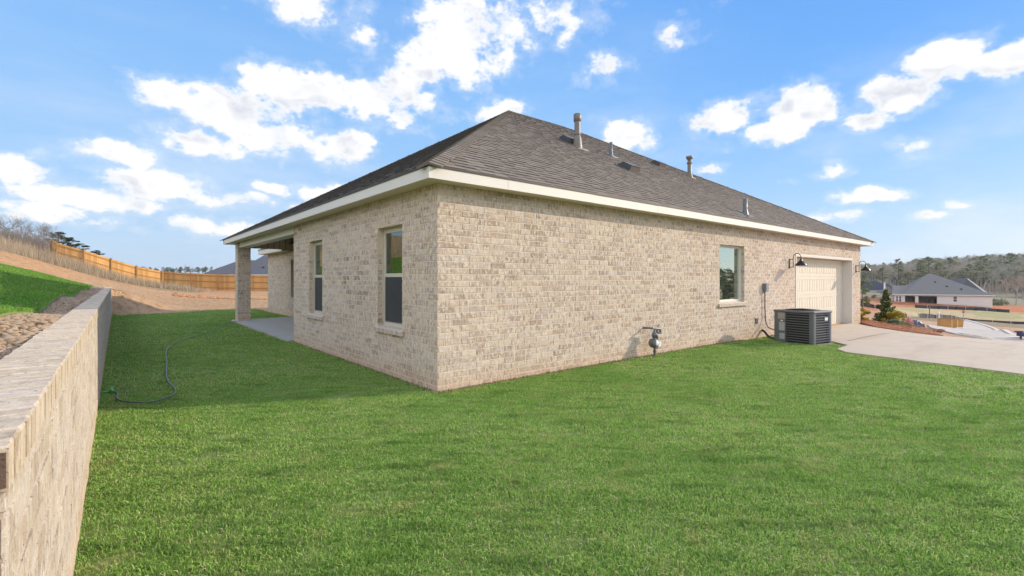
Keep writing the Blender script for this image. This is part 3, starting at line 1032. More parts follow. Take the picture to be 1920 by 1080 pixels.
o = blades('lawn_grass', LAWN, [(0, 4.5, 19000, 0.85, 0.9), (4.5, 8, 9500, 1.05, 0.9), (8, 14, 3600, 1.6, 0.9), (14, 30, 1500, 2.4, 0.95)], M['blade'], 5,
           h=(0.016, 0.040), w=0.0031, lean=1.3)
tag(o, 'short mown green turf growing over the level yard', 'grass', kind='stuff')
o = blades('bank_grass', HILL_LAWN, [(0, 8, 6000, 1.0, 1.0), (8, 16, 2800, 1.5, 1.0), (16, 45, 1100, 2.2, 1.0)], M['bank_blade'], 6, h=(0.02, 0.05), w=0.0033, zoff=.03)
tag(o, 'green turf growing on the bank above the brick wall', 'grass', kind='stuff')


# loose stones and clods behind the retaining wall
def ico():
    bm = bmesh.new()
    bmesh.ops.create_icosphere(bm, subdivisions=1, radius=1.0)
    bm.verts.index_update()
    v = np.array([q.co[:] for q in bm.verts])
    f = np.array([[q.index for q in p.verts] for p in bm.faces])
    bm.free()
    return v, f


ICO_V, ICO_F = ico()


def lumps(name, pts, sizes, m, seed, flat=0.5):
    rs = np.random.RandomState(seed)
    V, Fc = [], []
    for i, ((x, y, z), s) in enumerate(zip(pts, sizes)):
        v = ICO_V * (0.72 + 0.5 * rs.rand(len(ICO_V), 1))
        v = v * np.array([s * rs.uniform(.7, 1.5), s * rs.uniform(.6, 1.1), s * flat * rs.uniform(.6, 1.2)])
        a = rs.uniform(0, 6.28)
        R = np.array([[math.cos(a), -math.sin(a), 0], [math.sin(a), math.cos(a), 0], [0, 0, 1]])
        t = rs.uniform(-.5, .5)
        R = R @ np.array([[1, 0, 0], [0, math.cos(t), -math.sin(t)], [0, math.sin(t), math.cos(t)]])
        V.append(v @ R.T + np.array([x, y, z]))
        Fc.append(ICO_F + i * len(ICO_V))
    return np_mesh(name, np.concatenate(V), np.concatenate(Fc), m)


rs = np.random.RandomState(11)
pts, sz = [], []
for i in range(6500):
    yv = -6 + 32 * rs.rand() ** 1.5
    s = rs.uniform(.009, .034) * (1.0 if yv < 10 else 1.5)
    xv = rs.uniform(-3.96, -3.60) if yv < 19.9 else rs.uniform(-4.6, -3.0)
    pts.append((xv, yv, gz(xv, yv) + s * .12))
    sz.append(s)
o = lumps('loose_stones', pts, sz, M['clod'], 12, 0.5)
tag(o, 'tan stones and clods in a strip between the brick wall and the bank turf', 'stones', kind='stuff')
pts, sz = [], []
for i in range(900):
    if rs.rand() < .5:
        px_, Dd = rs.uniform(325, 520), rs.uniform(37.5, 40.5)
        s = rs.uniform(.04, .17)
    else:
        px_, Dd = rs.uniform(225, 520), rs.uniform(24, 50)
        s = rs.uniform(.015, .05)
    q = at(px_, 0, Dd)
    pts.append((q[0], q[1], gz(q[0], q[1]) + s * .2))
    sz.append(s)
o = lumps('red_clods', pts, sz, plain('red_clod', (0.50, 0.25, 0.11), (0.36, 0.16, 0.07), 2.0, 0.95, bmp=0.5), 13, 0.6)
tag(o, 'reddish clods scattered on the bare dirt before the wooden fence', 'clods', kind='stuff')

# ------------------------------------------------------------------ the brick house
def brick_unit_mat(name, tones, pale, dark, bstr=0.5):
    """one fired, tumbled brick: its own tone, lime smears, dark chips, soil at the foot of the wall"""
    m, T, b, out = mat(name)
    geo = T.n('ShaderNodeNewGeometry')
    pos = geo.outputs['Position']
    P = T.sep(pos)
    r = geo.outputs['Random Per Island']
    big = T.noise(pos, 0.5, 3.0, 0.5)
    r2 = T.math('ADD', T.math('MULTIPLY', r, 0.78), T.math('MULTIPLY', T.math('SUBTRACT', big, 0.36), 0.7), clamp=True)
    c = T.ramp(r2, tones)
    rr = T.math('FRACT', T.math('MULTIPLY', r, 37.7))
    c = T.mix(T.math('MULTIPLY', T.math('GREATER_THAN', rr, 0.8), 0.25), c, (0.53, 0.48, 0.465))
    sp3 = T.scale(pos, (1, 1, 0.5))
    sm = T.noise(sp3, 21.0, 6.0, 0.72)
    c = T.mix(T.math('MULTIPLY', T.smooth(sm, 0.49, 0.58), 0.8), c, pale)
    sm2 = T.noise(T.scale(pos, (1, 1, 0.45)), 24.0, 6.0, 0.72, out=0)
    amt = T.math('MULTIPLY_ADD', T.math('FRACT', T.math('MULTIPLY', r, 91.3)), 0.75, 0.15)
    c = T.mix(T.math('MULTIPLY', T.smooth(sm2, 0.49, 0.60), amt), c, dark)
    nf = T.noise(pos, 75.0, 4.0, 0.65)
    c = T.mix(T.math('MULTIPLY', T.smooth(nf, 0.58, 0.68), 0.75), c, (0.14, 0.10, 0.078))
    ft = T.math('MULTIPLY', T.smooth(T.math('ADD', P[2], T.math('MULTIPLY', T.math('SUBTRACT', sm, 0.5), 0.5)), 0.34, 0.0), 0.40)
    c = T.mix(ft, c, (0.54, 0.35, 0.20))
    T.put(b.inputs['Base Color'], c)
    b.inputs['Roughness'].default_value = 0.93
    b.inputs['Specular IOR Level'].default_value = 0.15
    h = T.math('ADD', T.math('MULTIPLY', sm, 0.6), T.math('MULTIPLY', nf, 0.5))
    bump(T, b, h, bstr, 0.008)
    return m


M['brick_unit'] = brick_unit_mat('brick_unit', [(0.0, (0.62, 0.51, 0.405)), (0.3, (0.57, 0.46, 0.36)), (0.6, (0.52, 0.41, 0.32)), (0.83, (0.44, 0.335, 0.26)), (0.95, (0.34, 0.25, 0.19)), (1.0, (0.27, 0.195, 0.15))],
                                 (0.71, 0.61, 0.51), (0.27, 0.20, 0.155), 0.7)
M['wall_unit'] = brick_unit_mat('retaining_brick_unit', [(0.0, (0.54, 0.46, 0.365)), (0.5, (0.49, 0.41, 0.32)), (0.85, (0.43, 0.35, 0.27)), (1.0, (0.34, 0.265, 0.20))], (0.58, 0.51, 0.425), (0.32, 0.25, 0.19), 0.7)
M['cap_unit'] = brick_unit_mat('cap_brick_unit', [(0.0, (0.55, 0.45, 0.335)), (0.5, (0.52, 0.42, 0.31)), (0.85, (0.48, 0.385, 0.28)), (1.0, (0.42, 0.335, 0.24))], (0.60, 0.50, 0.38), (0.36, 0.28, 0.20), 0.6)
M['wall_mortar'] = plain('retaining_mortar', (0.50, 0.42, 0.33), (0.44, 0.365, 0.285), 1.5, 0.95, bmp=0.4, bscale=80)
M['mortar'] = plain('mortar', (0.68, 0.535, 0.38), (0.61, 0.475, 0.335), 1.5, 0.95, bmp=0.4, bscale=80)
BW, BH, MJ = 0.2505, 0.0868, 0.0105


def lay_bricks(mb, p0, p1, z0, z1, openings=(), seed=1, mi=1, proud=.0042, ext=(0.0042, 0.0042), bw=BW, bh=BH, phase=0):
    """courses of single bricks standing proud of the mortar on the outer face p0-p1"""
    rs = random.Random(seed)
    p0, p1 = Vector(p0), Vector(p1)
    d = (p1 - p0)
    L = d.length
    d.normalize()
    nrm = Vector((d.y, -d.x))

    def pt(u, z, k):
        q = p0 + d * u + nrm * k
        return (q.x, q.y, z)
    r0 = int(math.floor(z0 / bh))
    r1 = int(math.ceil(z1 / bh))
    for r in range(r0, r1):
        za, zb = r * bh + MJ / 2, (r + 1) * bh - MJ / 2
        u = -bw * (.5 if (r + phase) % 2 else 0) + rs.uniform(-.012, .012)
        while u < L:
            ua, ub = u + MJ / 2, u + bw - MJ / 2
            u += bw + rs.uniform(-.004, .004)
            segs = [(max(ua, -ext[0]) if ua > 0 else -ext[0], min(ub, L + ext[1]) if ub < L else L + ext[1])] if ub > .02 and ua < L - .02 else []
            if abs(ua) > .02 and ua < 0 and ub > 0:
                segs = [(-ext[0], min(ub, L + ext[1]))]
            zc, zd = max(za, z0), min(zb, z1)
            if zd - zc < .008:
                continue
            for (oa, ob, oc, od) in openings:
                if zd > oc and zc < od:
                    if zc < oc - .012 and zd > oc:
                        zd = oc if any(a < ob and b > oa for a, b in segs) else zd
                    elif zd > od + .012 and zc < od:
                        zc = od if any(a < ob and b > oa for a, b in segs) else zc
                    else:
                        ns = []
                        for a, b in segs:
                            if b <= oa or a >= ob:
                                ns.append((a, b))
                            else:
                                if a < oa:
                                    ns.append((a, oa))
                                if b > ob:
                                    ns.append((ob, b))
                        segs = ns
            for a, b in segs:
                if b - a < .012 or zd - zc < .008:
                    continue
                j = lambda s=.0016: rs.uniform(-s, s)
                k = proud + rs.uniform(-.0015, .002)
                tl = rs.uniform(-.0012, .0012)
                e = .0022
                v = [pt(a + j(), zc + j(), -.002), pt(b + j(), zc + j(), -.002), pt(b + j(), zd + j(), -.002), pt(a + j(), zd + j(), -.002),
                     pt(a + e + j(), zc + e + j(), k + tl), pt(b - e + j(), zc + e + j(), k - tl), pt(b - e + j(), zd - e + j(), k + tl), pt(a + e + j(), zd - e + j(), k - tl)]
                mb.add(v, [(4, 5, 6, 7), (0, 1, 5, 4), (1, 2, 6, 5), (2, 3, 7, 6), (3, 0, 4, 7)], mi)


def wall_panel(mb, p0, p1, z0, z1, th, openings=(), ends=(True, True)):
    """a wall from p0 to p1 whose outer face lies on the line p0-p1 (outside is to the right of p0->p1);
    openings: (distance from p0, distance to, z0, z1)"""
    p0, p1 = Vector(p0), Vector(p1)
    d = (p1 - p0)
    L = d.length
    d.normalize()
    nrm = Vector((d.y, -d.x))                         # outside
    us = sorted({0.0, L} | {o[0] for o in openings} | {o[1] for o in openings})
    zs = sorted({z0, z1} | {o[2] for o in openings} | {o[3] for o in openings})

    def pt(u, z, k):
        q = p0 + d * u - nrm * k
        return (q.x, q.y, z)
    for a, b in zip(us[:-1], us[1:]):
        for c, e in zip(zs[:-1], zs[1:]):
            um, zm = (a + b) / 2, (c + e) / 2
            if any(o[0] < um < o[1] and o[2] < zm < o[3] for o in openings):
                continue
            mb.quad(pt(a, c, 0), pt(b, c, 0), pt(b, e, 0), pt(a, e, 0))
            mb.quad(pt(b, c, th), pt(a, c, th), pt(a, e, th), pt(b, e, th))
    for (a, b, c, e) in openings:
        mb.quad(pt(a, c, 0), pt(a, c, th), pt(b, c, th), pt(b, c, 0))
        mb.quad(pt(a, e, 0), pt(b, e, 0), pt(b, e, th), pt(a, e, th))
        mb.quad(pt(a, c, 0), pt(a, e, 0), pt(a, e, th), pt(a, c, th))
        mb.quad(pt(b, c, 0), pt(b, c, th), pt(b, e, th), pt(b, e, 0))
    if ends[0]:
        mb.quad(pt(0, z0, th), pt(0, z0, 0), pt(0, z1, 0), pt(0, z1, th))
    if ends[1]:
        mb.quad(pt(L, z0, 0), pt(L, z0, th), pt(L, z1, th), pt(L, z1, 0))


ZS = 2.76          # underside of the eaves
EV = 2.92          # top of the fascia
TH = 0.22
house = thing('brick_house', 'large tan brick house with hipped grey shingle roof, covered rear patio and side garage', 'house')

W1 = (1.0, 1.86, 0.745, 2.31)      # rear window by the corner: y0, y1, z0, z1
W2 = (4.55, 5.42, 0.745, 2.31)
W3 = (7.55, 8.81, 0.93, 2.31)      # side window: x0, x1, z0, z1
GD = (12.12, 17.40, -0.30, 2.20)   # garage door opening

wm = MB()
wall_panel(wm, (0, 0), (18.4, 0), -0.5, ZS + .02, TH, [W3, GD])
wall_panel(wm, (0, 6.6), (0, TH), -0.5, ZS + .02, TH, [(6.6 - W1[1], 6.6 - W1[0], W1[2], W1[3]), (6.6 - W2[1], 6.6 - W2[0], W2[2], W2[3])], ends=(False, False))
wall_panel(wm, (2.6, 6.6), (TH, 6.6), -0.5, 3.04, TH, ends=(True, False))
wm.box(0.002, TH, 6.6 - TH, 6.598, ZS + .021, 3.04)
wall_panel(wm, (2.6, 14.0), (2.6, 6.6 - TH), -0.5, 3.04, TH)
wall_panel(wm, (18.4, 0.0 + TH), (18.4, 18.3), -0.7, ZS + .02, TH)
# rear wing past the patio
wall_panel(wm, (2.04, 18.3), (2.04, 14.0), -0.5, 2.60, TH, [(3.72, 4.28, 0.78, 2.26)])
wall_panel(wm, (18.4 - TH, 18.3), (2.04 + TH, 18.3), -0.5, 2.60, TH)
lay_bricks(wm, (0, 0), (18.4, 0), -0.45, ZS, [W3, GD], 1)
lay_bricks(wm, (0, 6.6), (0, 0), -0.3, ZS, [(6.6 - W1[1], 6.6 - W1[0], W1[2], W1[3]), (6.6 - W2[1], 6.6 - W2[0], W2[2], W2[3])], 2, phase=1)
lay_bricks(wm, (2.04, 18.3), (2.04, 14.0), -0.3, 2.59, [(3.72, 4.28, 0.78, 2.26)], 3)
lay_bricks(wm, (18.4, 0.0), (18.4, 18.3), -0.6, ZS, [], 4)
# bricks returning into the window reveals
for (w_, ax_) in ((W1, 'x'), (W2, 'x')):
    lay_bricks(wm, (.0, w_[1]), (.16, w_[1]), w_[2], w_[3], [], 5, proud=.0005, ext=(0, 0), bw=.9)
lay_bricks(wm, (W3[1], .16), (W3[1], .0), W3[2], W3[3], [], 6, proud=.0005, ext=(0, 0), bw=.9)
wm.build('wall', [M['mortar'], M['brick_unit']], house)

# patio column, beams, ceiling
cm = MB()
cm.box(-0.02, 0.38, 13.35, 13.75, -0.3, ZS - .002)
for a_, b_, sd_ in (((-.02, 13.35), (.38, 13.35), 11), ((-.02, 13.75), (-.02, 13.35), 12), ((.38, 13.35), (.38, 13.75), 13), ((.38, 13.75), (-.02, 13.75), 14)):
    lay_bricks(cm, a_, b_, -.2, ZS - .01, [], sd_, phase=sd_)
cm.build('porch_column', [M['mortar'], M['brick_unit']], house)
bmz = MB()
bmz.box(0.03, 0.31, 6.602, 13.348, 2.588, ZS - .003)
bmz.box(0.03, 0.31, 13.752, 14.02, 2.588, ZS - .003)
bmz.build('porch_beam', M['trim'], house)
bp = MB()
bp.box(0.383, 2.598, 13.62, 13.72, 2.60, 3.04)
bp.build('porch_end_panel', M['batten'], house)
pc = MB()
pc.box(0.02, 2.59, 6.61, 13.9, 3.045, 3.075)
pc.build('porch_ceiling', M['soffit'], house)

# roof corners: eaves and ridge
A = Vector((-0.27, -0.25, EV))
B = Vector((-0.27, 14.62, EV))
C_ = Vector((19.07, -0.25, EV))
D_ = Vector((19.07, 14.62, EV))
P_ = Vector((7.10, 7.2, 7.26))
Q_ = Vector((9.95, 7.2, 7.26))
P2 = Vector((7.10, 7.17, 7.26))


def shingle_face(e0, e1, t0, t1, expo=0.145, seed=1, lift=0.009, seg=0.32, tab=0.006):
    """courses of laminated shingles on the face e0-e1 (eave) up to t0-t1"""
    rs = random.Random(seed)
    mb = MB()
    d = (e1 - e0).normalized()
    n = (e1 - e0).cross(t0 - e0)
    n.normalize()
    if n.z < 0:
        n = -n
    up = n.cross(d)
    if up.z < 0:
        up = -up
    H = (t0 - e0).dot(up)
    k0 = (t0 - e0).dot(d) / H
    k1 = (t1 - e1).dot(d) / H
    W = (e1 - e0).length
    ns = int(math.ceil(H / expo))

    def pt(u, s, h):
        q = e0 + d * u + up * s + n * h
        return (q.x, q.y, q.z)
    for i in range(ns):
        s0, s1 = i * expo, min((i + 1) * expo, H)
        a0, a1 = k0 * s0, k0 * s1
        b0, b1 = W + k1 * s0, W + k1 * s1
        u = a0 - rs.uniform(0, seg)
        up_tab = rs.random() < .5
        while u < b0:
            w = rs.uniform(.10, .34)
            v = u + w
            la, lb = max(u, a0), min(v, b0)
            ta, tb = max(u, a1), min(v, b1)
            u = v
            up_tab = not up_tab if rs.random() < .85 else up_tab
            if lb - la < 0.004:
                continue
            if tb < ta:
                ta = tb = (ta + tb) / 2
            h = lift + (tab if up_tab else 0) + rs.uniform(-.0012, .0012)
            dr = rs.uniform(-.004, .003)
            p = [pt(la, s0 + dr, h), pt(lb, s0 + dr, h), pt(tb, s1, 0.002 if not up_tab else 0.004), pt(ta, s1, 0.002 if not up_tab else 0.004),
                 pt(la, s0 + dr, -0.004), pt(lb, s0 + dr, -0.004)]
            mb.add(p, [(0, 1, 2, 3)], 0)
            mb.add([p[0], p[1], p[4], p[5], p[2], p[3]], [(2, 3, 1, 0), (0, 5, 2), (1, 3, 4)], 1)
    return mb


def merge(a, b):
    o = len(a.v)
    a.v += b.v
    a.f += [tuple(i + o for i in f) for f in b.f]
    a.fm += b.fm
    a.smooth += b.smooth


def hip_caps(mb, a, b, seed, step=0.14, w=0.16, n1=None, n2=None):
    """overlapping cap shingles bent over the hip from a up to b"""
    rs = random.Random(seed)
    d = (b - a)
    L = d.length
    d.normalize()
    s1 = n1.cross(d).normalized()
    if s1.z > 0:
        s1 = -s1
    s2 = n2.cross(d).normalized()
    if s2.z > 0:
        s2 = -s2
    upv = (n1 + n2).normalized()
    k = int(L / step)
    for i in range(k):
        c0 = a + d * (i * step - .01)
        c1 = a + d * ((i + 1) * step + .05)
        ww = w * rs.uniform(.96, 1.04)
        l0, l1 = 0.030 + rs.uniform(0, .004), 0.017
        v = [c0 + s1 * ww + n1 * l0, c0 + upv * l0, c0 + s2 * ww + n2 * l0, c1 + s2 * ww + n2 * l1, c1 + upv * l1, c1 + s1 * ww + n1 * l1]
        v += [c0 + s1 * ww + n1 * .004, c0 + upv * .0, c0 + s2 * ww + n2 * .004]
        mb.add([tuple(q) for q in v], [(0, 1, 4, 5), (1, 2, 3, 4), (6, 7, 1, 0), (7, 8, 2, 1), (0, 5, 6), (2, 8, 3)])


def face_n(a, b, c):
    n = (b - a).cross(c - a).normalized()
    return n if n.z > 0 else -n


NS = face_n(A, C_, P_)
NW = face_n(A, B, P_)
NE = face_n(C_, D_, Q_)
NN = face_n(B, D_, P_)
rm = shingle_face(A, C_, P_, Q_, seed=3)
r2 = shingle_face(B, A, P_, P_, seed=4)
for q in (r2,):
    merge(rm, q)
# the faces turned away from the street side
for quadf in ((C_, D_, Q_, Q_), (D_, B, Q_, P_)):
    q = shingle_face(*quadf, seed=7, expo=0.29)
    merge(rm, q)
# underlay so that nothing shows between tabs
for tri in ((A, C_, Q_, P_), (B, A, P_), (C_, D_, Q_), (D_, B, P_, Q_)):
    rm.add([tuple(Vector(v) - Vector((0, 0, .012))) for v in tri], [tuple(range(len(tri)))])
# roof of the rear wing
wz = 2.80
wa, wb, wc, wd_ = Vector((1.70, 13.2, wz)), Vector((1.70, 18.62, wz)), Vector((18.7, 18.62, wz)), Vector((18.7, 13.2, wz))
wp, wq = Vector((4.4, 15.9, 4.38)), Vector((16.0, 15.9, 4.38))
for qf, sd in (((wb, wa, wp, wp), 21), ((wc, wb, wq, wp), 22)):
    q = shingle_face(*qf, seed=sd)
    merge(rm, q)
rm.add([tuple(v) for v in (wa, wd_, wq, wp)], [(0, 1, 2, 3)])
roof = rm.build('roof', [M['shingle'], M['shingle_edge']], house)
hm = MB()
hip_caps(hm, A, P_, 5, n1=NS, n2=NW)
hip_caps(hm, B, P_, 6, n1=NN, n2=NW)
hip_caps(hm, C_, Q_, 7, n1=NS, n2=NE)
hip_caps(hm, P_, Q_, 8, n1=NS, n2=NN)
hm.build('ridge_cap', M['shingle'], roof)

# fascia, drip edge and soffit round the eaves
fm = MB()
fx0, fx1, fy0, fy1 = -0.27, 19.07, -0.25, 14.62
zf = ZS - .004


def ring(mb, x0, x1, y0, y1, t, z0, z1):
    mb.box(x0, x1, y0, y0 + t, z0, z1)
    mb.box(x0, x1, y1 - t, y1, z0, z1)
    mb.box(x0, x0 + t, y0 + t, y1 - t, z0, z1)
    mb.box(x1 - t, x1, y0 + t, y1 - t, z0, z1)


ring(fm, fx0, fx1, fy0, fy1, 0.028, zf, EV - .004)
for sx in (1.0, 4.66, 8.3, 12.0, 15.6):                   # butt joints between the fascia lengths
    fm.box(sx, sx + 1.83, fy0 - .0022, fy0 + .001, zf + .002, EV - .03)
for sy in (2.4, 8.0):
    fm.box(fx0 - .0022, fx0 + .001, sy, sy + 2.7, zf + .002, EV - .03)
fm.box(1.70, 1.728, 14.63, 18.62, 2.60, 2.785)
fm.box(1.728, 18.7, 18.592, 18.62, 2.60, 2.785)
fm.build('fascia', M['trim'], house)
dm = MB()
ring(dm, fx0 - .012, fx1 + .012, fy0 - .012, fy1 + .012, 0.05, EV - .022, EV + .006)
dm.box(1.688, 1.735, 14.62, 18.632, 2.787, 2.815)
dm.build('drip_edge', M['drip'], house)
sm_ = MB()
for (x0, x1, y0, y1) in ((fx0 + .03, fx1 - .03, fy0 + .03, -.002), (fx0 + .03, -.002, 0.0, 14.59), (18.402, fx1 - .03, 0, 14.59), (0.0, 18.4, 14.03, 14.59)):
    sm_.box(x0, x1, y0, y1, ZS + .001, ZS + .014)
sm_.box(1.73, 2.038, 14.63, 18.59, 2.603, 2.615)
sm_.build('soffit', M['soffit'], house)
# frieze strip under the soffit and movement joints in the brickwork
for jx, jz in ((5.815, -.3), (12.10, 2.25)):
    jm = MB()
    jm.box(jx, jx + .013, -.0025, .004, jz, ZS)
    jm.build('expansion_joint', M['joint'], house)


def window(axis, a0, a1, z0, z1, kind):
    """kind 'hung': upper and lower sash with a screen below; 'fixed': one pane. axis 'x' = on the rear wall x=0, 'y' = on the side wall y=0"""
    f = MB()
    g = MB()
    s = MB()
    dk = MB()
    sl = MB()

    def bx(mb, u0, u1, k0, k1, c0, c1):
        if axis == 'x':
            mb.box(k0, k1, u0, u1, c0, c1)
        else:
            mb.box(u0, u1, k0, k1, c0, c1)
    D0, D1 = 0.095, 0.165
    t = 0.055
    e = .001
    bx(f, a0 + e, a0 + t, D0, D1, z0 + e, z1 - e)
    bx(f, a1 - t, a1 - e, D0, D1, z0 + e, z1 - e)
    bx(f, a0 + t, a1 - t, D0, D1, z1 - t, z1 - e)
    bx(f, a0 + t, a1 - t, D0 - .004, D1, z0 + e, z0 + t + .01)
    # brickmould lip
    bx(f, a0 + e, a0 + .022, D0 - .018, D0 - .001, z0 + .06, z1 - .001)
    bx(f, a1 - .022, a1 - e, D0 - .018, D0 - .001, z0 + .06, z1 - .001)
    i0, i1 = a0 + t, a1 - t
    b0, b1 = z0 + t + .01, z1 - t
    if kind == 'hung':
        zm = (b0 + b1) / 2 + .01
        sw = 0.034
        # upper sash, outer
        bx(f, i0, i1, D0 + .006, D0 + .04, zm - .012, zm + .045)
        bx(f, i0, i0 + sw * .6, D0 + .006, D0 + .04, zm + .045, b1)
        bx(f, i1 - sw * .6, i1, D0 + .006, D0 + .04, zm + .045, b1)
        bx(f, i0 + sw * .6, i1 - sw * .6, D0 + .006, D0 + .04, b1 - sw * .7, b1)
        # lower sash, inner
        bx(f, i0, i1, D0 + .042, D0 + .066, b0, b0 + .045)
        bx(f, i0, i0 + sw, D0 + .042, D0 + .066, b0 + .045, zm - .012)
        bx(f, i1 - sw, i1, D0 + .042, D0 + .066, b0 + .045, zm - .012)
        bx(g, i0 + sw * .6, i1 - sw * .6, D0 + .020, D0 + .026, zm + .045, b1 - sw * .7)
        bx(g, i0 + sw, i1 - sw, D0 + .050, D0 + .056, b0 + .045, zm - .012)
        bx(s, i0 + .012, i1 - .012, D0 + .012, D0 + .016, b0 + .014, zm - .014)
        scf = MB()
        for (q0, q1, w0, w1) in ((i0 + .002, i0 + .012, b0 + .004, zm - .013), (i1 - .012, i1 - .002, b0 + .004, zm - .013), (i0 + .012, i1 - .012, b0 + .004, b0 + .014)):
            bx(scf, q0, q1, D0 + .008, D0 + .020, w0, w1)
    else:
        bx(g, i0, i1, D0 + .030, D0 + .036, b0, b1)
    fr = f.build('window', M['frame'] if kind == 'hung' else M['trim'], house)
    tag(fr, 'double hung window with dark insect screen' if kind == 'hung' else 'single pane fixed window')
    g.build('pane', M['glass'] if kind == 'hung' else M['pale_glass'], fr)
    if kind == 'hung':
        s.build('insect_screen', M['screen'], fr)
        scf.build('screen_frame', M['grey_metal'], fr)
    bx(dk, i0 + .01, i1 - .01, (TH + .5) if kind == 'hung' else (D1 + .004), (TH + .52) if kind == 'hung' else (D1 + .016), b0, b1)
    dk.build('room_back' if kind == 'hung' else 'window_blind', M['room'] if kind == 'hung' else M['blind'], fr)
    # sloping rowlock sill of brick
    if axis == 'x':
        v = [(-.045, a0 - .07, z0 - .085), (-.045, a1 + .07, z0 - .085), (-.045, a1 + .07, z0 - .018), (-.045, a0 - .07, z0 - .018), (D0, a0 + .001, z0 - .085), (D0, a1 - .001, z0 - .085), (D0, a1 - .001, z0 + .012), (D0, a0 + .001, z0 + .012)]
        v = [(-.045, a0 - .07, z0 - .085), (-.003, a0 - .07, z0 - .085), (-.003, a0 - .07, z0 - .002), (-.045, a0 - .07, z0 - .018), (-.045, a1 + .07, z0 - .085), (-.003, a1 + .07, z0 - .085), (-.003, a1 + .07, z0 - .002), (-.045, a1 + .07, z0 - .018)]
        sl.add(v, [(0, 1, 2, 3), (7, 6, 5, 4), (0, 3, 7, 4), (3, 2, 6, 7), (0, 4, 5, 1)])
        v = [(-.003, a0 + .002, z0 - .002), (-.003, a1 - .002, z0 - .002), (D0 + .0, a1 - .002, z0 + .016), (D0 + .0, a0 + .002, z0 + .016)]
        sl.add(v, [(3, 2, 1, 0)])
    else:
        v = [(a0 - .07, -.045, z0 - .085), (a0 - .07, -.003, z0 - .085), (a0 - .07, -.003, z0 - .002), (a0 - .07, -.045, z0 - .018), (a1 + .07, -.045, z0 - .085), (a1 + .07, -.003, z0 - .085), (a1 + .07, -.003, z0 - .002), (a1 + .07, -.045, z0 - .018)]
        sl.add(v, [(3, 2, 1, 0), (4, 5, 6, 7), (4, 7, 3, 0), (7, 6, 2, 3), (1, 5, 4, 0)])
        v = [(a0 + .002, -.003, z0 - .002), (a1 - .002, -.003, z0 - .002), (a1 - .002, D0, z0 + .016), (a0 + .002, D0, z0 + .016)]
        sl.add(v, [(0, 1, 2, 3)])
    sl.build('sill', M['sill_brick'], fr)
    return fr


window('x', W1[0], W1[1], W1[2], W1[3], 'hung')
window('x', W2[0], W2[1], W2[2], W2[3], 'hung')
window('y', W3[0], W3[1], W3[2], W3[3], 'fixed')
# narrow side of the wing window
ww = MB()
ww.box(2.18, 2.24, 14.03, 14.57, 0.79, 2.25)
tag(ww.build('window', M['room'], house), 'dark window of the rear wing')

# garage door: cream jamb liner and a sectional door of raised panels
gt = MB()
gx0, gx1, gz1 = GD[0], GD[1], GD[3]
gt.box(gx0 + .001, gx0 + .03, -.012, TH + .10, -.45, gz1 - .03)
gt.box(gx1 - .03, gx1 - .001, -.012, TH + .10, -.45, gz1 - .03)
gt.box(gx0 + .001, gx1 - .001, -.012, TH + .10, gz1 - .03, gz1 - .001)
gt.box(gx0 - .035, gx0 - .001, -.018, -.001, -.45, gz1 + .04)
gt.box(gx1 + .001, gx1 + .035, -.018, -.001, -.45, gz1 + .04)
gt.box(gx0 - .001, gx1 + .001, -.018, -.001, gz1 + .001, gz1 + .04)
gd = MB()
dz0, dz1 = -0.17, gz1 - .04
dd = 0.30
rows, cols = 4, 8
gd.box(gx0 + .032, gx1 - .032, dd, dd + .04, dz0, dz1)
rh = (dz1 - dz0) / rows
cwid = (gx1 - gx0 - .064) / cols
for r in range(rows):
    z0 = dz0 + r * rh
    gd.box(gx0 + .034, gx1 - .034, dd - .010, dd - .0015, z0 + .004, z0 + .10)
    gd.box(gx0 + .034, gx1 - .034, dd - .010, dd - .0015, z0 + rh - .10, z0 + rh - .004)
    for c in range(cols):
        xa = gx0 + .034 + c * cwid
        gd.box(xa, xa + .06, dd - .009, dd - .0015, z0 + .102, z0 + rh - .102)
        for k in range(3):                               # the panel's upright grooves
            xb = xa + .075 + k * (cwid - .075) / 3
            gd.box(xb, xb + (cwid - .075) / 3 - .02, dd - .007, dd - .0015, z0 + .115, z0 + rh - .115)
door = gd.build('garage_door', plain('garage_door_cream', (0.68, 0.60, 0.475), (0.64, 0.56, 0.44), 1.2, 0.55), house)
gt.build('door_jamb', M['trim'], door)


# vents through the roof
def roof_z(x, y):
    return EV + 0.5826 * (y + .25)


def flash(mb, x, y, r=.14, mi=0):
    k = 0.5826
    v = [(x + a * r, y + b * r, roof_z(x + a * r, y + b * r) + .026) for a, b in ((-1.2, -1.4), (1.2, -1.4), (1.2, 1.2), (-1.2, 1.2))]
    v += [(p[0], p[1], p[2] - .03) for p in v]
    mb.add(v, [(0, 1, 2, 3), (4, 5, 1, 0), (5, 6, 2, 1), (7, 4, 0, 3)], mi)


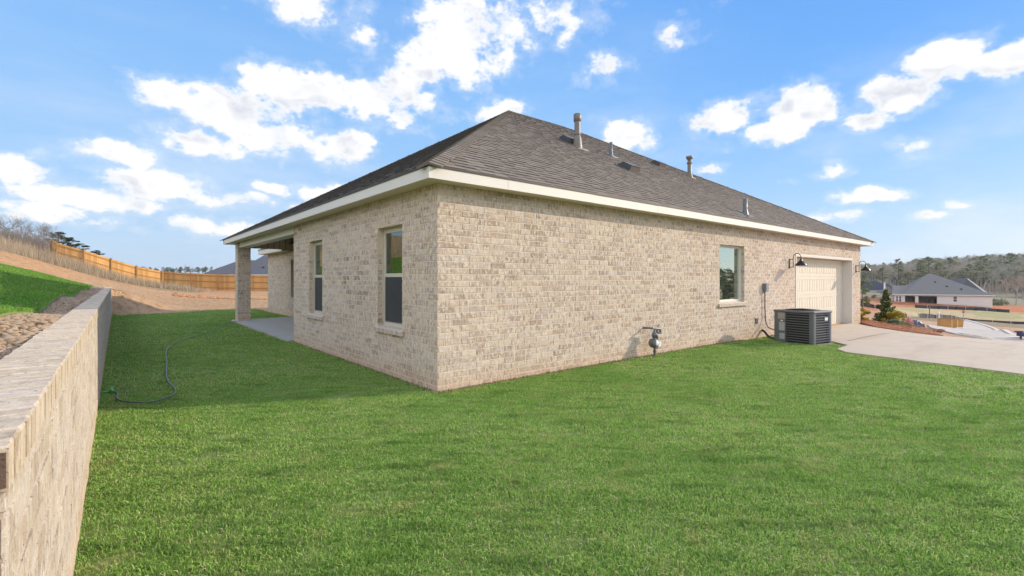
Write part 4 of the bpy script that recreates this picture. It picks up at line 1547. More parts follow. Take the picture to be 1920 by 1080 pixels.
x, y = 6.74, 3.70
z = roof_z(x, y)
f = MB()
flash(f, x, y, .17)
f.lathe([(.15, z - .12), (.105, z + .26), (.088, z + .30)], 20)
f.lathe([(.084, z + .28), (.084, z + .86)], 20)
f.lathe([(.105, z + .335), (.105, z + .36), (.086, z + .375)], 20)
f.lathe([(.086, z + .70), (.108, z + .72), (.108, z + .91), (.085, z + .93), (0.0, z + .93)], 20)
for vtx in range(len(f.v)):
    a, b, c = f.v[vtx]
    f.v[vtx] = (a + (x), b + (y), c) if abs(a) < 1 and abs(b) < 1 else (a, b, c)
tag(f.build('vent_pipe', M['vent_pipe'], roof), 'tallest brown flue pipe with a capped top')
for (x, y, h, r, lab, cap) in ((8.215, 3.69, .40, .045, 'short thin grey vent pipe', False), (12.51, 3.60, .72, .07, 'brown flue pipe with flared cap', True), (9.29, 0.19, .40, .05, 'thin grey vent pipe near the eave', False)):
    z = roof_z(x, y)
    f = MB()
    flash(f, x, y, .12)
    Mx = Matrix.Translation((x, y, 0))
    f.lathe([(r * 1.9, z - .07), (r * 1.12, z + .10), (r * 1.0, z + .12)], 16, M=Mx)
    f.lathe([(r, z + .1), (r, z + h), (0, z + h)], 16, M=Mx)
    if cap:
        f.lathe([(r, z + h * .62), (r * 1.5, z + h * .66), (r * 1.05, z + h * .70)], 16, M=Mx)
        f.lathe([(r, z + h * .84), (r * 1.7, z + h * .90), (r * 1.7, z + h), (0, z + h + .01)], 16, M=Mx)
    tag(f.build('vent_pipe', M['vent_pipe'] if cap else M['meter_grey'], roof), lab)


def slant_vent(x, y, w, l, h, lab):
    """low roof exhaust: a wedge box, open black mouth down the slope"""
    a = math.atan(0.5826)
    Mx = Matrix.Translation((x, y, roof_z(x, y) + .02)) @ Matrix.Rotation(a, 4, 'X')
    f = MB()
    v = [(-w / 2, -l / 2, 0), (w / 2, -l / 2, 0), (w / 2, l / 2, 0), (-w / 2, l / 2, 0), (-w / 2 * .92, -l / 2 + .02, h), (w / 2 * .92, -l / 2 + .02, h), (w / 2 * .92, l * .22, h), (-w / 2 * .92, l * .22, h)]
    f.add(v, [(4, 5, 6, 7), (1, 2, 6, 5), (2, 3, 7, 6)], 0, M=Mx)
    f.add(v, [(3, 0, 4, 7)], 1, M=Mx)
    f.add([(-w / 2, -l / 2, 0), (w / 2, -l / 2, 0), (w / 2 * .92, -l / 2 + .02, h), (-w / 2 * .92, -l / 2 + .02, h)], [(0, 1, 2, 3)], 0, M=Mx)
    f.box(-w / 2 - .05, w / 2 + .05, -l / 2 - .04, l / 2 + .06, -.012, .004, 0, M=Mx)
    f.box(-w / 2 * .93, w / 2 * .93, -l / 2 + .012, l * .225, h + .0015, h + .012, 0, M=Mx)
    tag(f.build('roof_vent', [M['vent_brown'], M['vent_black']], roof), lab)


slant_vent(6.74, 4.05, .42, .46, .13, 'low box vent beside the tallest flue')
slant_vent(7.17, 2.29, .42, .46, .13, 'low box vent halfway up the slope')
slant_vent(11.32, 4.12, .40, .42, .12, 'small dark box vent near the ridge line')

# ------------------------------------------------------------------ retaining wall
rw = thing('retaining_wall', 'long low cream brick retaining wall with flat brick cap beside the lawn', 'wall', (0, 0, 0))
mb = MB()
mb.box(-3.596, -3.408, -4.096, 19.99, -0.5, 1.083)
lay_bricks(mb, (-3.408, -4.098), (-3.408, 19.99), -.3, 1.075, [], 31, proud=.003)
lay_bricks(mb, (-3.596, -4.096), (-3.408, -4.096), -.3, 1.075, [], 32, proud=.003, phase=1)
body = mb.build('wall_face', [M['wall_mortar'], M['wall_unit']], rw)
mb = MB()
mb.box(-3.598, -3.4025, -4.096, 19.995, 1.0835, 1.1725)
rs_ = random.Random(9)
yq = -4.10
while yq < 19.93:
    wq = .0635 + rs_.uniform(-.003, .004)
    j = lambda q=.0035: rs_.uniform(-q, q)
    e = .004
    xa, xb, zt, zb_ = -3.602 + j(.002), -3.399 + j(.002), 1.176 + j(.0018), 1.088
    v = [(xa, yq, zb_), (xb, yq, zb_), (xb, yq + wq, zb_), (xa, yq + wq, zb_), (xa + e + j(.002), yq + e, zt + j(.0015)), (xb - e + j(.003), yq + e, zt + j(.002)), (xb - e + j(.003), yq + wq - e, zt + j(.002)), (xa + e + j(.002), yq + wq - e, zt + j(.0015)),
         (xa, yq, zt - .006), (xb, yq, zt - .006 + j(.002)), (xb, yq + wq, zt - .006 + j(.002)), (xa, yq + wq, zt - .006)]
    mb.add(v, [(4, 5, 6, 7), (8, 9, 5, 4), (9, 10, 6, 5), (10, 11, 7, 6), (11, 8, 4, 7), (0, 1, 9, 8), (1, 2, 10, 9), (2, 3, 11, 10), (3, 0, 8, 11)], 1)
    yq += wq + .0115
mb.build('cap', [M['wall_mortar'], M['cap_unit']], rw)
mb = MB()
mb.box(-3.50, -3.4035, -4.107, -4.05, 1.096, 1.164)
mb.build('dark_end_brick', M['dark_brick'], rw)

# ------------------------------------------------------------------ things by the side wall
# air conditioner
ac = thing('air_conditioner', 'grey louvred outdoor condenser unit on the grass beside the driveway', 'air conditioner', (8.93, -1.50, gz(9.3, -1.1)), R_(-9))
aw, ad, ah = 0.80, 0.92, 0.80
mb = MB()
mb.bbox(-.03, aw + .03, -.03, ad + .03, -.08, .035, .012)
mb.build('base_pad', M['unit_grey'], ac)
mb = MB()
mb.bbox(.05, aw - .05, .05, ad - .05, .036, ah - .04, .05)
mb.build('coil', M['unit_dark'], ac)
mb = MB()
for cx, cy in ((.055, .055), (aw - .055, .055), (aw - .055, ad - .055), (.055, ad - .055)):
    mb2 = MB()
    mb2.bbox(cx - .055, cx + .055, cy - .055, cy + .055, .03, ah - .035, .03)
    mb2.build('corner_post', M['unit_grey'], ac)
nl = 12
for i in range(nl):
    z = .085 + i * (ah - .17) / (nl - 1)
    mb.box(.11, aw - .11, .012, .026, z - .009, z + .008)
    mb.box(.012, .026, .11, ad - .29, z - .009, z + .008)
    mb.box(aw - .026, aw - .012, .11, ad - .11, z - .009, z + .008)
mb.build('louvre_panel', M['unit_grey'], ac)
mb = MB()
mb.bbox(-.012, aw + .012, -.012, ad + .012, ah - .06, ah - .008, .02)
tp = mb.build('top_rim', M['unit_grey'], ac)
mb = MB()
for r in (.06, .10, .14, .18, .22, .26, .30, .34):
    mb.tube([(aw / 2 + r * math.cos(t), ad / 2 + r * math.sin(t), ah + .010 - .02 * (r / .34) ** 2 + .012) for t in np.linspace(0, 2 * math.pi, 33)], .0045, 5, caps=False)
for k in range(12):
    t = k * math.pi / 6
    mb.tube([(aw / 2 + .05 * math.cos(t), ad / 2 + .05 * math.sin(t), ah + .022), (aw / 2 + .36 * math.cos(t), ad / 2 + .36 * math.sin(t), ah - .004)], .0045, 5)
mb.build('fan_grille', M['black_metal'], ac)
mb = MB()
mb.lathe([(.36, ah - .0065), (0, ah - .0065)], 28, M=Matrix.Translation((aw / 2, ad / 2, 0)))
mb.build('fan_opening', M['unit_dark'], ac)
mb = MB()
mb.box(-.004, .05, ad - .285, ad - .08, .04, ah - .065)
sp = mb.build('service_panel', M['unit_grey'], ac)
mb = MB()
mb.box(-.0065, -.0045, ad - .27, ad - .10, ah - .22, ah - .075)
tag(mb.build('panel_plate', M['tan_panel'], sp), 'tan upper plate of the service panel')
mb = MB()
mb.box(-.0065, -.0045, ad - .265, ad - .13, ah - .50, ah - .30)
mb.box(-.0065, -.0045, ad - .265, ad - .14, .10, .24)
lab = mb.build('data_sticker', M['dull_sticker'], sp)
mb = MB()
ov = [(.035 * math.cos(t), .018 * math.sin(t)) for t in np.linspace(0, 2 * math.pi, 20, endpoint=False)]
mb.add([(-.0072, ad - .197 + a, ah - .262 + b) for a, b in ov], [tuple(range(20))])
mb.build('oval_badge', M['sticker'], sp)
mb = MB()
mb.box(aw - .30, aw - .17, .006, .0115, ah - .235, ah - .165)
mb.build('maker_plate', M['sticker'], ac)
mb = MB()
Mi = Matrix.Rotation(R_(9), 4, 'Z') @ Matrix.Translation((-8.93, 1.50, -gz(9.3, -1.1)))


def acp(*pts):
    return [tuple(Mi @ Vector(p)) for p in pts]


g0 = gz(9.5, -.3)
mb.tube(acp((9.80, -.015, .16), (9.78, -.09, .12), (9.70, -.20, .03), (9.58, -.34, -.01), (9.40, -.50, .02), (9.22, -.60, .07), (9.16, -.68, .10)), [.026, .03, .03, .03, .03, .028, .024], 10)
mb.build('refrigerant_line', M['rubber'], ac)

# electrical disconnect with its whip
dc = thing('disconnect_box', 'small grey electrical box on the brick with a black whip cable', 'electrical box', (9.93, 0, 1.28))
mb = MB()
mb.bbox(-.075, .075, -.085, -.003, -.115, .105, .006)
bx_ = mb.build('box', M['grey_metal'], dc)
mb = MB()
mb.bbox(-.078, .078, -.102, -.086, -.12, .112, .006)
mb.build('cover', M['grey_metal'], bx_)
mb = MB()
mb.tube([(-.03, -.045, -.115), (-.03, -.045, -.5), (-.02, -.05, -.82), (-.06, -.09, -.95), (-.2, -.2, -1.04), (-.42, -.42, -1.06), (-.58, -.56, -1.03), (-.70, -.64, -.97), (-.74, -.70, -.90)], .014, 8)
mb.build('whip_cable', M['rubber'], dc)

# hose bib
hb = thing('hose_bib', 'brass outdoor tap on the brick just behind the condenser', 'tap', (10.72, 0, 0.49))
mb = MB()
mb.tube([(0, -.002, 0), (0, -.06, 0), (0, -.10, -.01), (0, -.125, -.05), (0, -.13, -.08)], [.016, .014, .016, .015, .018], 10)
mb.build('spout', M['brass'], hb)
mb = MB()
mb.tube([(0, -.07, 0), (0, -.085, .075)], .007, 6)
mb.lathe([(.0, .0), (.034, .003), (.034, .012), (0, .014)], 12, M=Matrix.Translation((0, -.085, .075)))
mb.build('handle', M['black_metal'], hb)

# small louvred wall vent near the ground
wv = thing('wall_vent', 'small grey louvred vent set low in the brick', 'vent', (9.49, 0, .42))
mb = MB()
mb.bbox(-.075, .075, -.022, -.003, -.075, .075, .006)
mb.build('vent_hood', M['grey_metal'], wv)
mb = MB()
for i in range(3):
    mb.box(-.055, .055, -.03, -.0225, -.055 + i * .04, -.03 + i * .04)
mb.build('louvre', M['vent_black'], wv)

# gas meter
gm = thing('gas_meter', 'grey gas meter and regulator on a riser pipe before the brick wall', 'gas meter', (4.66, -.2, 0))
mb = MB()
mb.tube([(-.02, 0, -.15), (-.02, 0, .12), (-.025, 0, .20)], .020, 10)
mb.lathe([(.03, .10), (.034, .12), (.03, .14)], 10, M=Matrix.Translation((-.02, 0, 0)))
mb.build('riser_pipe', M['meter_grey'], gm)
mb = MB()
Mx = Matrix.Translation((-.08, -.02, .285)) @ Matrix.Rotation(R_(90), 4, 'X')
mb.lathe([(.0, -.075), (.07, -.07), (.085, -.045), (.088, .0), (.085, .045), (.06, .075), (0, .078)], 22, M=Mx)
mb.bbox(-.12, -.04, -.06, .03, .20, .235, .01)
body_ = mb.build('meter_body', M['meter_grey'], gm)
mb = MB()
mb.lathe([(.0, .081), (.045, .080), (.05, .070)], 18, M=Mx)
mb.build('dial', M['sticker'], body_)
mb = MB()
mb.lathe([(.016, .0), (.016, .05), (0, .05)], 10, M=Matrix.Translation((.01, -.04, .255)) @ Matrix.Rotation(R_(70), 4, 'Y'))
mb.build('red_plug', M['red'], gm)
mb = MB()
Mx = Matrix.Translation((-.025, .0, .43)) @ Matrix.Rotation(R_(90), 4, 'X')
mb.lathe([(.0, -.04), (.045, -.036), (.068, -.01), (.070, .008), (.05, .03), (.03, .06), (0, .065)], 18, M=Mx)
mb.tube([(-.03, 0, .35), (-.03, 0, .38)], .02, 8)
mb.build('regulator', M['meter_grey'], gm)
mb = MB()
mb.tube([(.065, 0, .17), (.065, 0, .35), (.06, 0, .50), (.055, 0, .53)], .022, 10)
mb.tube([(-.02, 0, .20), (.0, 0, .185), (.065, 0, .18)], .018, 8)
mb.tube([(-.03, -.0, .49), (-.02, -.0, .535), (.055, 0, .54)], .018, 8)
mb.tube([(-.10, .0, .565), (.02, .0, .555), (.16, -.0, .53)], .020, 8)
mb.tube([(-.10, -.005, .565), (-.10, .21, .56)], .018, 8)
mb.tube([(.16, 0, .53), (.16, -.01, .47)], .024, 8)
mb.tube([(.11, 0, .46), (.21, 0, .46)], .018, 8)
mb.build('outlet_pipe', M['meter_grey'], gm)
mb = MB()
mb.box(.09, .165, -.018, -.014, .20, .30)
mb.build('paper_tag', M['sticker'], gm)
mb = MB()
mb.tube([(.03, -.03, .59), (.085, -.03, .625)], .007, 6)
mb.build('valve_lever', M['black_metal'], gm)


# gooseneck barn lamps
def lamp(x, z, label):
    t = thing('wall_lamp', label, 'lamp', (x, 0, z), 0, 'barn lamps on the garage wall')
    mb = MB()
    mb.bbox(-.03, .03, -.022, -.003, -.15, .13, .006)
    mb.build('back_plate', M['black_metal'], t)
    mb = MB()
    mb.tube([(0, -.02, .11), (0, -.11, .11)], .010, 8)
    mb.tube([(0, -.02, -.11), (0, -.11, -.11)], .010, 8)
    pts = [(0, -.11, -.125), (0, -.11, .06)]
    for k in range(13):
        a = math.pi * k / 12
        pts.append((0, -.21 + .10 * math.cos(a), .16 + .115 * math.sin(a)))
    pts.append((0, -.31, .10))
    mb.tube(pts, .0105, 8)
    mb.build('arm', M['black_metal'], t)
    mb = MB()
    Mx = Matrix.Translation((0, -.31, 0))
    mb.lathe([(.012, .125), (.028, .11), (.034, .075), (.046, .06), (.10, .005), (.150, -.055), (.156, -.075), (.150, -.073), (.095, -.005), (.03, .055), (0, .06)], 26, M=Mx)
    mb.build('lamp_shade', M['black_metal'], t)
    mb = MB()
    mb.lathe([(.0, -.05), (.022, -.043), (.028, -.02), (.016, .02), (.014, .05)], 12, M=Mx)
    mb.build('bulb', M['white'], t)
    return t


lamp(11.62, 1.95, 'dark bronze gooseneck lamp left of the garage door')
lamp(17.83, 1.88, 'dark bronze gooseneck lamp on the pier right of the garage door')

# garden hose
hp = [(-3.273, 2.518), (-3.231, 2.338), (-3.242, 2.072), (-3.188, 1.835), (-3.044, 1.653), (-2.895, 1.623), (-2.729, 1.782), (-2.663, 2.011), (-2.652, 2.388), (-2.68, 2.928), (-2.648, 3.7), (-2.566, 4.858), (-2.511, 5.959), (-2.43, 6.801), (-2.27, 7.613), (-1.934, 8.56), (-1.495, 9.5), (-1.032, 10.668), (-0.506, 12.342), (-.1, 13.2)]


def spline(pts, n=6):
    out = []
    P = [Vector((p[0], p[1], 0)) for p in pts]
    for i in range(len(P) - 1):
        a, b, c, d = P[max(i - 1, 0)], P[i], P[i + 1], P[min(i + 2, len(P) - 1)]
        for k in range(n):
            t = k / n
            out.append(.5 * ((2 * b) + (c - a) * t + (2 * a - 5 * b + 4 * c - d) * t * t + (3 * b - a - 3 * c + d) * t ** 3))
    out.append(P[-1])
    return out


hs = thing('garden_hose', 'green garden hose snaking over the turf towards the patio column', 'hose', (hp[0][0], hp[0][1], 0))
sp_ = [(q.x - hp[0][0], q.y - hp[0][1], gz(q.x, q.y) + .052) for q in spline(hp)]
mb = MB()
mb.tube(sp_, .0095, 8)
mb.build('hose_tube', M['hose'], hs)
mb = MB()
mb.tube([(0, 0, .052), (-.02, .06, .06), (-.03, .10, .065), (-.02, .16, .075)], [.016, .02, .022, .026], 10)
mb.tube([(-.03, .09, .06), (-.07, .07, .05), (-.12, .075, .05)], [.016, .014, .012], 8)
mb.build('nozzle', M['nozzle'], hs)


# dead grass and soil crumbs in the gap at the foot of the walls
rs = np.random.RandomState(17)
n = 9000
u = rs.rand(n)
side = rs.rand(n) < .68
x = np.where(side, u * 8.8 - .1, -np.abs(rs.randn(n)) * .035 - .01)
y = np.where(side, -np.abs(rs.randn(n)) * .045 - .008, u * 6.6)
z = ground_z(x, y) + rs.rand(n) * .02
L = rs.uniform(.015, .05, n)
a = rs.uniform(0, 6.28, n)
w_ = rs.uniform(.002, .006, n)
t_ = rs.uniform(-.1, .9, n)
ca, sa = np.cos(a), np.sin(a)
p0 = np.stack([x - sa * w_, y + ca * w_, z], 1)
p1 = np.stack([x + sa * w_, y - ca * w_, z], 1)
p2 = np.stack([x + ca * L, np.minimum(y + sa * L, np.where(side, -.007, 99)), z + L * t_], 1)
o = np_mesh('dead_grass', np.stack([p0, p1, p2], 1).reshape(-1, 3), np.arange(3 * n).reshape(n, 3),
            blade_mat('dead_grass_blade', [(0.0, (0.12, 0.075, 0.045)), (0.5, (0.24, 0.155, 0.085)), (1.0, (0.40, 0.30, 0.17))], trans=.15))
tag(o, 'brown dead grass and soil crumbs along the foot of the brick walls', 'dead grass', kind='stuff')

# ------------------------------------------------------------------ wooden fence beyond the dirt
def wood(name, c1, c2):
    m, T, b, out = mat(name)
    geo = T.n('ShaderNodeNewGeometry')
    r = geo.outputs['Random Per Island']
    nz = T.noise(T.scale(geo.outputs['Position'], (8, 8, 1)), 2.0, 4.0, 0.6)
    c = T.mix(nz, c1, c2)
    c = T.mix(T.math('MULTIPLY', r, 0.75), c, tuple(x * .66 for x in c2))
    T.put(b.inputs['Base Color'], c)
    b.inputs['Roughness'].default_value = 0.8
    return m


M['fence'] = wood('cedar_fence', (0.70, 0.39, 0.125), (0.60, 0.315, 0.095))
M['fence_rail'] = wood('fence_rail', (0.50, 0.26, 0.08), (0.42, 0.21, 0.065))


def fence(label, pts, group=None, name='wooden_fence'):
    """pickets with rails and posts on the near side; pts are post positions (x, y)"""
    zs = [gz(x, y) for x, y in pts]
    t = thing(name, label, 'fence', (pts[0][0], pts[0][1], zs[0]), 0, group)
    o = Vector((pts[0][0], pts[0][1], zs[0]))
    for i in range(len(pts) - 1):
        a, b = Vector((*pts[i], zs[i])) - o, Vector((*pts[i + 1], zs[i + 1])) - o
        d = (b - a)
        L = d.xy.length
        n = Vector((d.y, -d.x, 0)).normalized()
        mid = (a + b) / 2 + o
        if n.dot(Vector(CAM) - mid) < 0:
            n = -n
        mb = MB()
        k = int(L / .146)
        for j in range(k):
            u0, u1 = (j + .02) / k, (j + .97) / k
            p0, p1 = a.lerp(b, u0), a.lerp(b, u1)
            h = 1.83
            v = []
            for off in (0.0, -.018):
                for (q, z0, z1) in ((p0, .04, h), (p1, .04, h)):
                    v += [(q.x + n.x * off, q.y + n.y * off, q.z + z0), (q.x + n.x * off, q.y + n.y * off, q.z + z1)]
            mb.add(v, [(0, 2, 3, 1), (4, 5, 7, 6), (1, 3, 7, 5), (0, 1, 5, 4), (2, 6, 7, 3)])
        mb.build('picket_panel', M['fence'], t)
        for z in (.30, .98, 1.62):
            r = MB()
            v = []
            for off in (.001, .04):
                for q in (a, b):
                    v += [(q.x + n.x * off, q.y + n.y * off, q.z + z - .05), (q.x + n.x * off, q.y + n.y * off, q.z + z + .04)]
            r.add(v, [(0, 1, 3, 2), (4, 6, 7, 5), (1, 5, 7, 3), (0, 2, 6, 4), (0, 4, 5, 1), (2, 3, 7, 6)])
            r.build('rail', M['fence_rail'], t)
    for i, (x, y) in enumerate(pts):
        a = Vector((x, y, zs[i])) - o
        j = min(i, len(pts) - 2)
        d = Vector((pts[j + 1][0] - pts[j][0], pts[j + 1][1] - pts[j][1], 0))
        n = Vector((d.y, -d.x, 0)).normalized()
        if n.dot(Vector(CAM) - o - a) < 0:
            n = -n
        c = a + n * .09
        ang = math.atan2(d.y, d.x)
        p = MB()
        p.box(-.05, .05, -.045, .045, -.1, 1.93, M=Matrix.Translation(c) @ Matrix.Rotation(ang, 4, 'Z'))
        p.build('post', M['fence_rail'], t)
    return t


def bays(p, q, n):
    return [(p[0] + (q[0] - p[0]) * i / n, p[1] + (q[1] - p[1]) * i / n) for i in range(n + 1)]


fh = list(FENCE_HILL)
fence('orange wooden fence stepping down the weedy hill above the brick wall', [at(98, 0, 48)[:2]] + fh)
q0 = at(304, 0, 52)[:2]
q1 = at(640, 0, 57)[:2]
nb = int(round(math.hypot(q1[0] - q0[0], q1[1] - q0[1]) / 2.6))
fence('orange wooden fence running level across the dirt behind the house', bays((q0[0] + .12, q0[1] + .05), q1, nb))

# tall dry weeds in front of the hill fence
rs = np.random.RandomState(21)
Vw, Fw = [], []
n = 28000
u = rs.rand(n) ** .9
line = np.array([at(-160, 0, 43)[:2], at(0, 0, 44)[:2], at(107, 0, 43.2)[:2], at(208, 0, 45.2)[:2], at(304, 0, 48)[:2], at(345, 0, 48)[:2]])
seg = np.minimum((u * 5).astype(int), 4)
tt = u * 5 - seg
base = line[seg] * (1 - tt[:, None]) + line[seg + 1] * tt[:, None]
spread = np.where(u < .45, 2.6, np.where(u < .8, 2.0, 1.3))
jit = rs.randn(n, 2) * spread[:, None] * .8
back_ = (rs.rand(n) < .35) & (u < .45)
jit[back_] += np.stack([rs.uniform(-8, 0, n), rs.uniform(2, 22, n)], 1)[back_]
xy = base + jit
nb_ = 7000
xy[:nb_] = np.stack([rs.uniform(-20, -9.6, nb_), rs.uniform(-8, 30, nb_)], 1)
zz = ground_z(xy[:, 0], xy[:, 1])
hgt = rs.uniform(.3, 1.3, n) * np.where(u < .55, 1.0, np.where(u < .8, .8, .5))
a = rs.uniform(0, 6.28, n)
lean = rs.uniform(.05, .4, n) * hgt
wd = rs.uniform(.008, .020, n)
b = rs.uniform(0, 6.28, n)
p0 = np.stack([xy[:, 0] + np.cos(b) * wd, xy[:, 1] + np.sin(b) * wd, zz - .05], 1)
p1 = np.stack([xy[:, 0] - np.cos(b) * wd, xy[:, 1] - np.sin(b) * wd, zz - .05], 1)
p2 = np.stack([xy[:, 0] + np.cos(a) * lean, xy[:, 1] + np.sin(a) * lean, zz + hgt], 1)
V = np.stack([p0, p1, p2], 1).reshape(-1, 3)
o = np_mesh('dry_weeds', V, np.arange(n * 3).reshape(n, 3), M['weed'])
tag(o, 'tall dry brown weeds along the foot of the hill fence', 'weeds', kind='stuff')


# straw and twigs lying on the graded dirt
rs = np.random.RandomState(23)
n = 16000
Dl = 21.5 + 27 * rs.rand(n) ** 1.4
pl_x = rs.uniform(-40, 520, n)
ray0 = (pl_x - 960.0) / 892.0
x = CAM[0] + (0.6386 + ray0 * 0.7695) * Dl
y = CAM[1] + (0.7695 - ray0 * 0.6386) * Dl
k = (~inside(x, y, LAWN)) & (~inside(x, y, HILL_LAWN)) & ((y > 20.3) | (x < -3.7)) & (rs.rand(n) < .15 + 1.1 * vnoise(x * .6, y * .6, 31) ** 2)
x, y, Dl = x[k], y[k], Dl[k]
n = len(x)
z = ground_z(x, y) + .008
a = rs.uniform(0, 6.28, n)
L = rs.uniform(.05, .22, n)
w_ = rs.uniform(.006, .014, n)
ca, sa = np.cos(a), np.sin(a)
t_ = rs.uniform(0, .35, n)
p0 = np.stack([x - sa * w_, y + ca * w_, z], 1)
p1 = np.stack([x + sa * w_, y - ca * w_, z + .004], 1)
p2 = np.stack([x + ca * L, y + sa * L, z + L * t_], 1)
o = np_mesh('straw_litter', np.stack([p0, p1, p2], 1).reshape(-1, 3), np.arange(3 * n).reshape(n, 3), M['weed'])
tag(o, 'straw and twigs scattered over the graded dirt below the fence', 'straw', kind='stuff')

# ------------------------------------------------------------------ trees
class Soup:
    def __init__(self):
        self.V, self.F, self.M, self.n = [], [], [], 0

    def add(self, v, f, mi):
        v = np.asarray(v, dtype=np.float64).reshape(-1, 3)
        f = np.asarray(f, dtype=np.int64).reshape(-1, 3)
        self.V.append(v)
        self.F.append(f + self.n)
        self.M.append(np.full(len(f), mi))
        self.n += len(v)

    def arr(self):
        return np.concatenate(self.V), np.concatenate(self.F), np.concatenate(self.M)


def limb(sp, a, b, ra, rb, mi=0, n=4):
    a, b = np.array(a, float), np.array(b, float)
    d = b - a
    d /= np.linalg.norm(d) + 1e-9
    u = np.cross(d, [0.3, 0.9, 0.2])
    u /= np.linalg.norm(u) + 1e-9
    w = np.cross(d, u)
    v = []
    for p, r in ((a, ra), (b, rb)):
        for k in range(n):
            t = 2 * math.pi * k / n
            v.append(p + (u * math.cos(t) + w * math.sin(t)) * r)
    f = []
    for k in range(n):
        k2 = (k + 1) % n
        f += [(k, k2, n + k2), (k, n + k2, n + k)]
    sp.add(v, f, mi)


def clump(sp, rs, c, r, k, size, mi=1, flat=.7, ratio=.4):
    """k small leaf or needle-tuft triangles filling a ball of radius r"""
    d = rs.randn(k, 3)
    d /= np.linalg.norm(d, axis=1)[:, None] + 1e-9
    p = np.array(c) + d * r * (rs.rand(k, 1) ** .45) * np.array([1, 1, flat])
    t = rs.randn(k, 3)
    t[:, 2] = np.abs(t[:, 2]) * .6
    t /= np.linalg.norm(t, axis=1)[:, None]
    s = np.cross(t, rs.randn(k, 3))
    s /= np.linalg.norm(s, axis=1)[:, None] + 1e-9
    L = size * rs.uniform(.6, 1.4, (k, 1))
    v = np.stack([p - s * L * ratio, p + s * L * ratio, p + t * L], 1).reshape(-1, 3)
    sp.add(v, np.arange(3 * k).reshape(k, 3), mi)


def bare_tree(h, seed, levels=4, spread=.55, thick=1.0):
    rs = np.random.RandomState(seed)
    sp = Soup()

    def grow(p, d, L, r, lv):
        q = p
        dd = d.copy()
        for s in range(2):
            dd = dd + rs.randn(3) * .14
            dd[2] += .05
            dd /= np.linalg.norm(dd)
            q2 = q + dd * L / 2
            limb(sp, q, q2, r * (1 - .22 * s), r * (1 - .22 * (s + 1)), 0 if lv < 2 else 1, 5 if lv < 2 else 3)
            q = q2
            if lv < levels and (lv > 0 or s == 1):
                for _ in range(2 if lv else 3):
                    nd = dd + rs.randn(3) * spread
                    nd[2] = abs(nd[2]) * .8 + .12
                    nd /= np.linalg.norm(nd)
                    grow(q, nd, L * rs.uniform(.55, .8), r * .52, lv + 1)
    grow(np.zeros(3), np.array([0, 0, 1.]), h * .30, h * .016 * thick, 0)
    V, F, Mi_ = sp.arr()
    V = V * np.array([1, 1, h / V[:, 2].max()])
    return V, F, Mi_


def pine_tree(h, seed, dens=1.0, size=None, low=.45, cone=False):
    rs = np.random.RandomState(seed)
    sp = Soup()
    top = np.array([rs.uniform(-.03, .03) * h, rs.uniform(-.03, .03) * h, h])
    limb(sp, (0, 0, 0), top * .55, h * .016, h * .011, 0, 6)
    limb(sp, top * .55, top * .97, h * .011, h * .002, 0, 5)
    k = 26 if not cone else 34
    for i in range(k):
        f = low + (1 - low) * (i + rs.rand()) / k
        a = rs.uniform(0, 6.28)
        g = (f - low) / (1 - low)
        reach = h * (.20 * math.sin(math.pi * min(1, g * .85 + .12)) ** .7) if not cone else h * .26 * (1 - g) ** .8 + .02 * h
        reach *= rs.uniform(.55, 1.15)
        p = top * f
        q = p + np.array([math.cos(a) * reach, math.sin(a) * reach, reach * rs.uniform(.0, .4)])
        limb(sp, p, q, h * .004, h * .0012, 0, 3)
        for s in (.55, .85, 1.0):
            c = p + (q - p) * s + rs.randn(3) * h * .012
            clump(sp, rs, c, h * rs.uniform(.028, .05), int(16 * dens), size or h * .022, 1, .55, .28)
    clump(sp, rs, top * .985, h * .035, int(20 * dens), size or h * .02, 1, 1.0, .28)
    return sp.arr()


def leafy_tree(h, seed, dens=1.0, w=.32, low=.25):
    rs = np.random.RandomState(seed)
    sp = Soup()
    limb(sp, (0, 0, 0), (0, 0, h * .6), h * .018, h * .008, 0, 5)
    for i in range(30):
        g = rs.rand()
        z = h * (low + (1 - low) * g)
        a = rs.uniform(0, 6.28)
        r = h * w * math.sin(math.pi * (.15 + .8 * g)) * math.sqrt(rs.rand())
        c = (math.cos(a) * r, math.sin(a) * r, z * .96)
        limb(sp, (0, 0, z * .75), c, h * .005, h * .002, 0, 3)
        clump(sp, rs, c, h * rs.uniform(.06, .1), int(34 * dens), h * .026, 1, .8, .4)
    return sp.arr()


def place_tree(name, label, cat, data, loc, mats, rz=0, group=None):
    """trunk with limbs and the crown as two parts of one thing"""
    V, F, Mi_ = data
    t = thing(name, label, cat, loc, rz, group)
    for k, nm in ((0, 'trunk'), (1, 'crown')):
        f = F[Mi_ == k]
        if len(f) == 0:
            continue
        ids, inv = np.unique(f, return_inverse=True)
        np_mesh(nm, V[ids], inv.reshape(-1, 3), mats[k], parent=t)
    return t


def ground_at(px, D, dz=0.0):
    x, y, _ = at(px, 0, D)
    return (x, y, gz(x, y) + dz)


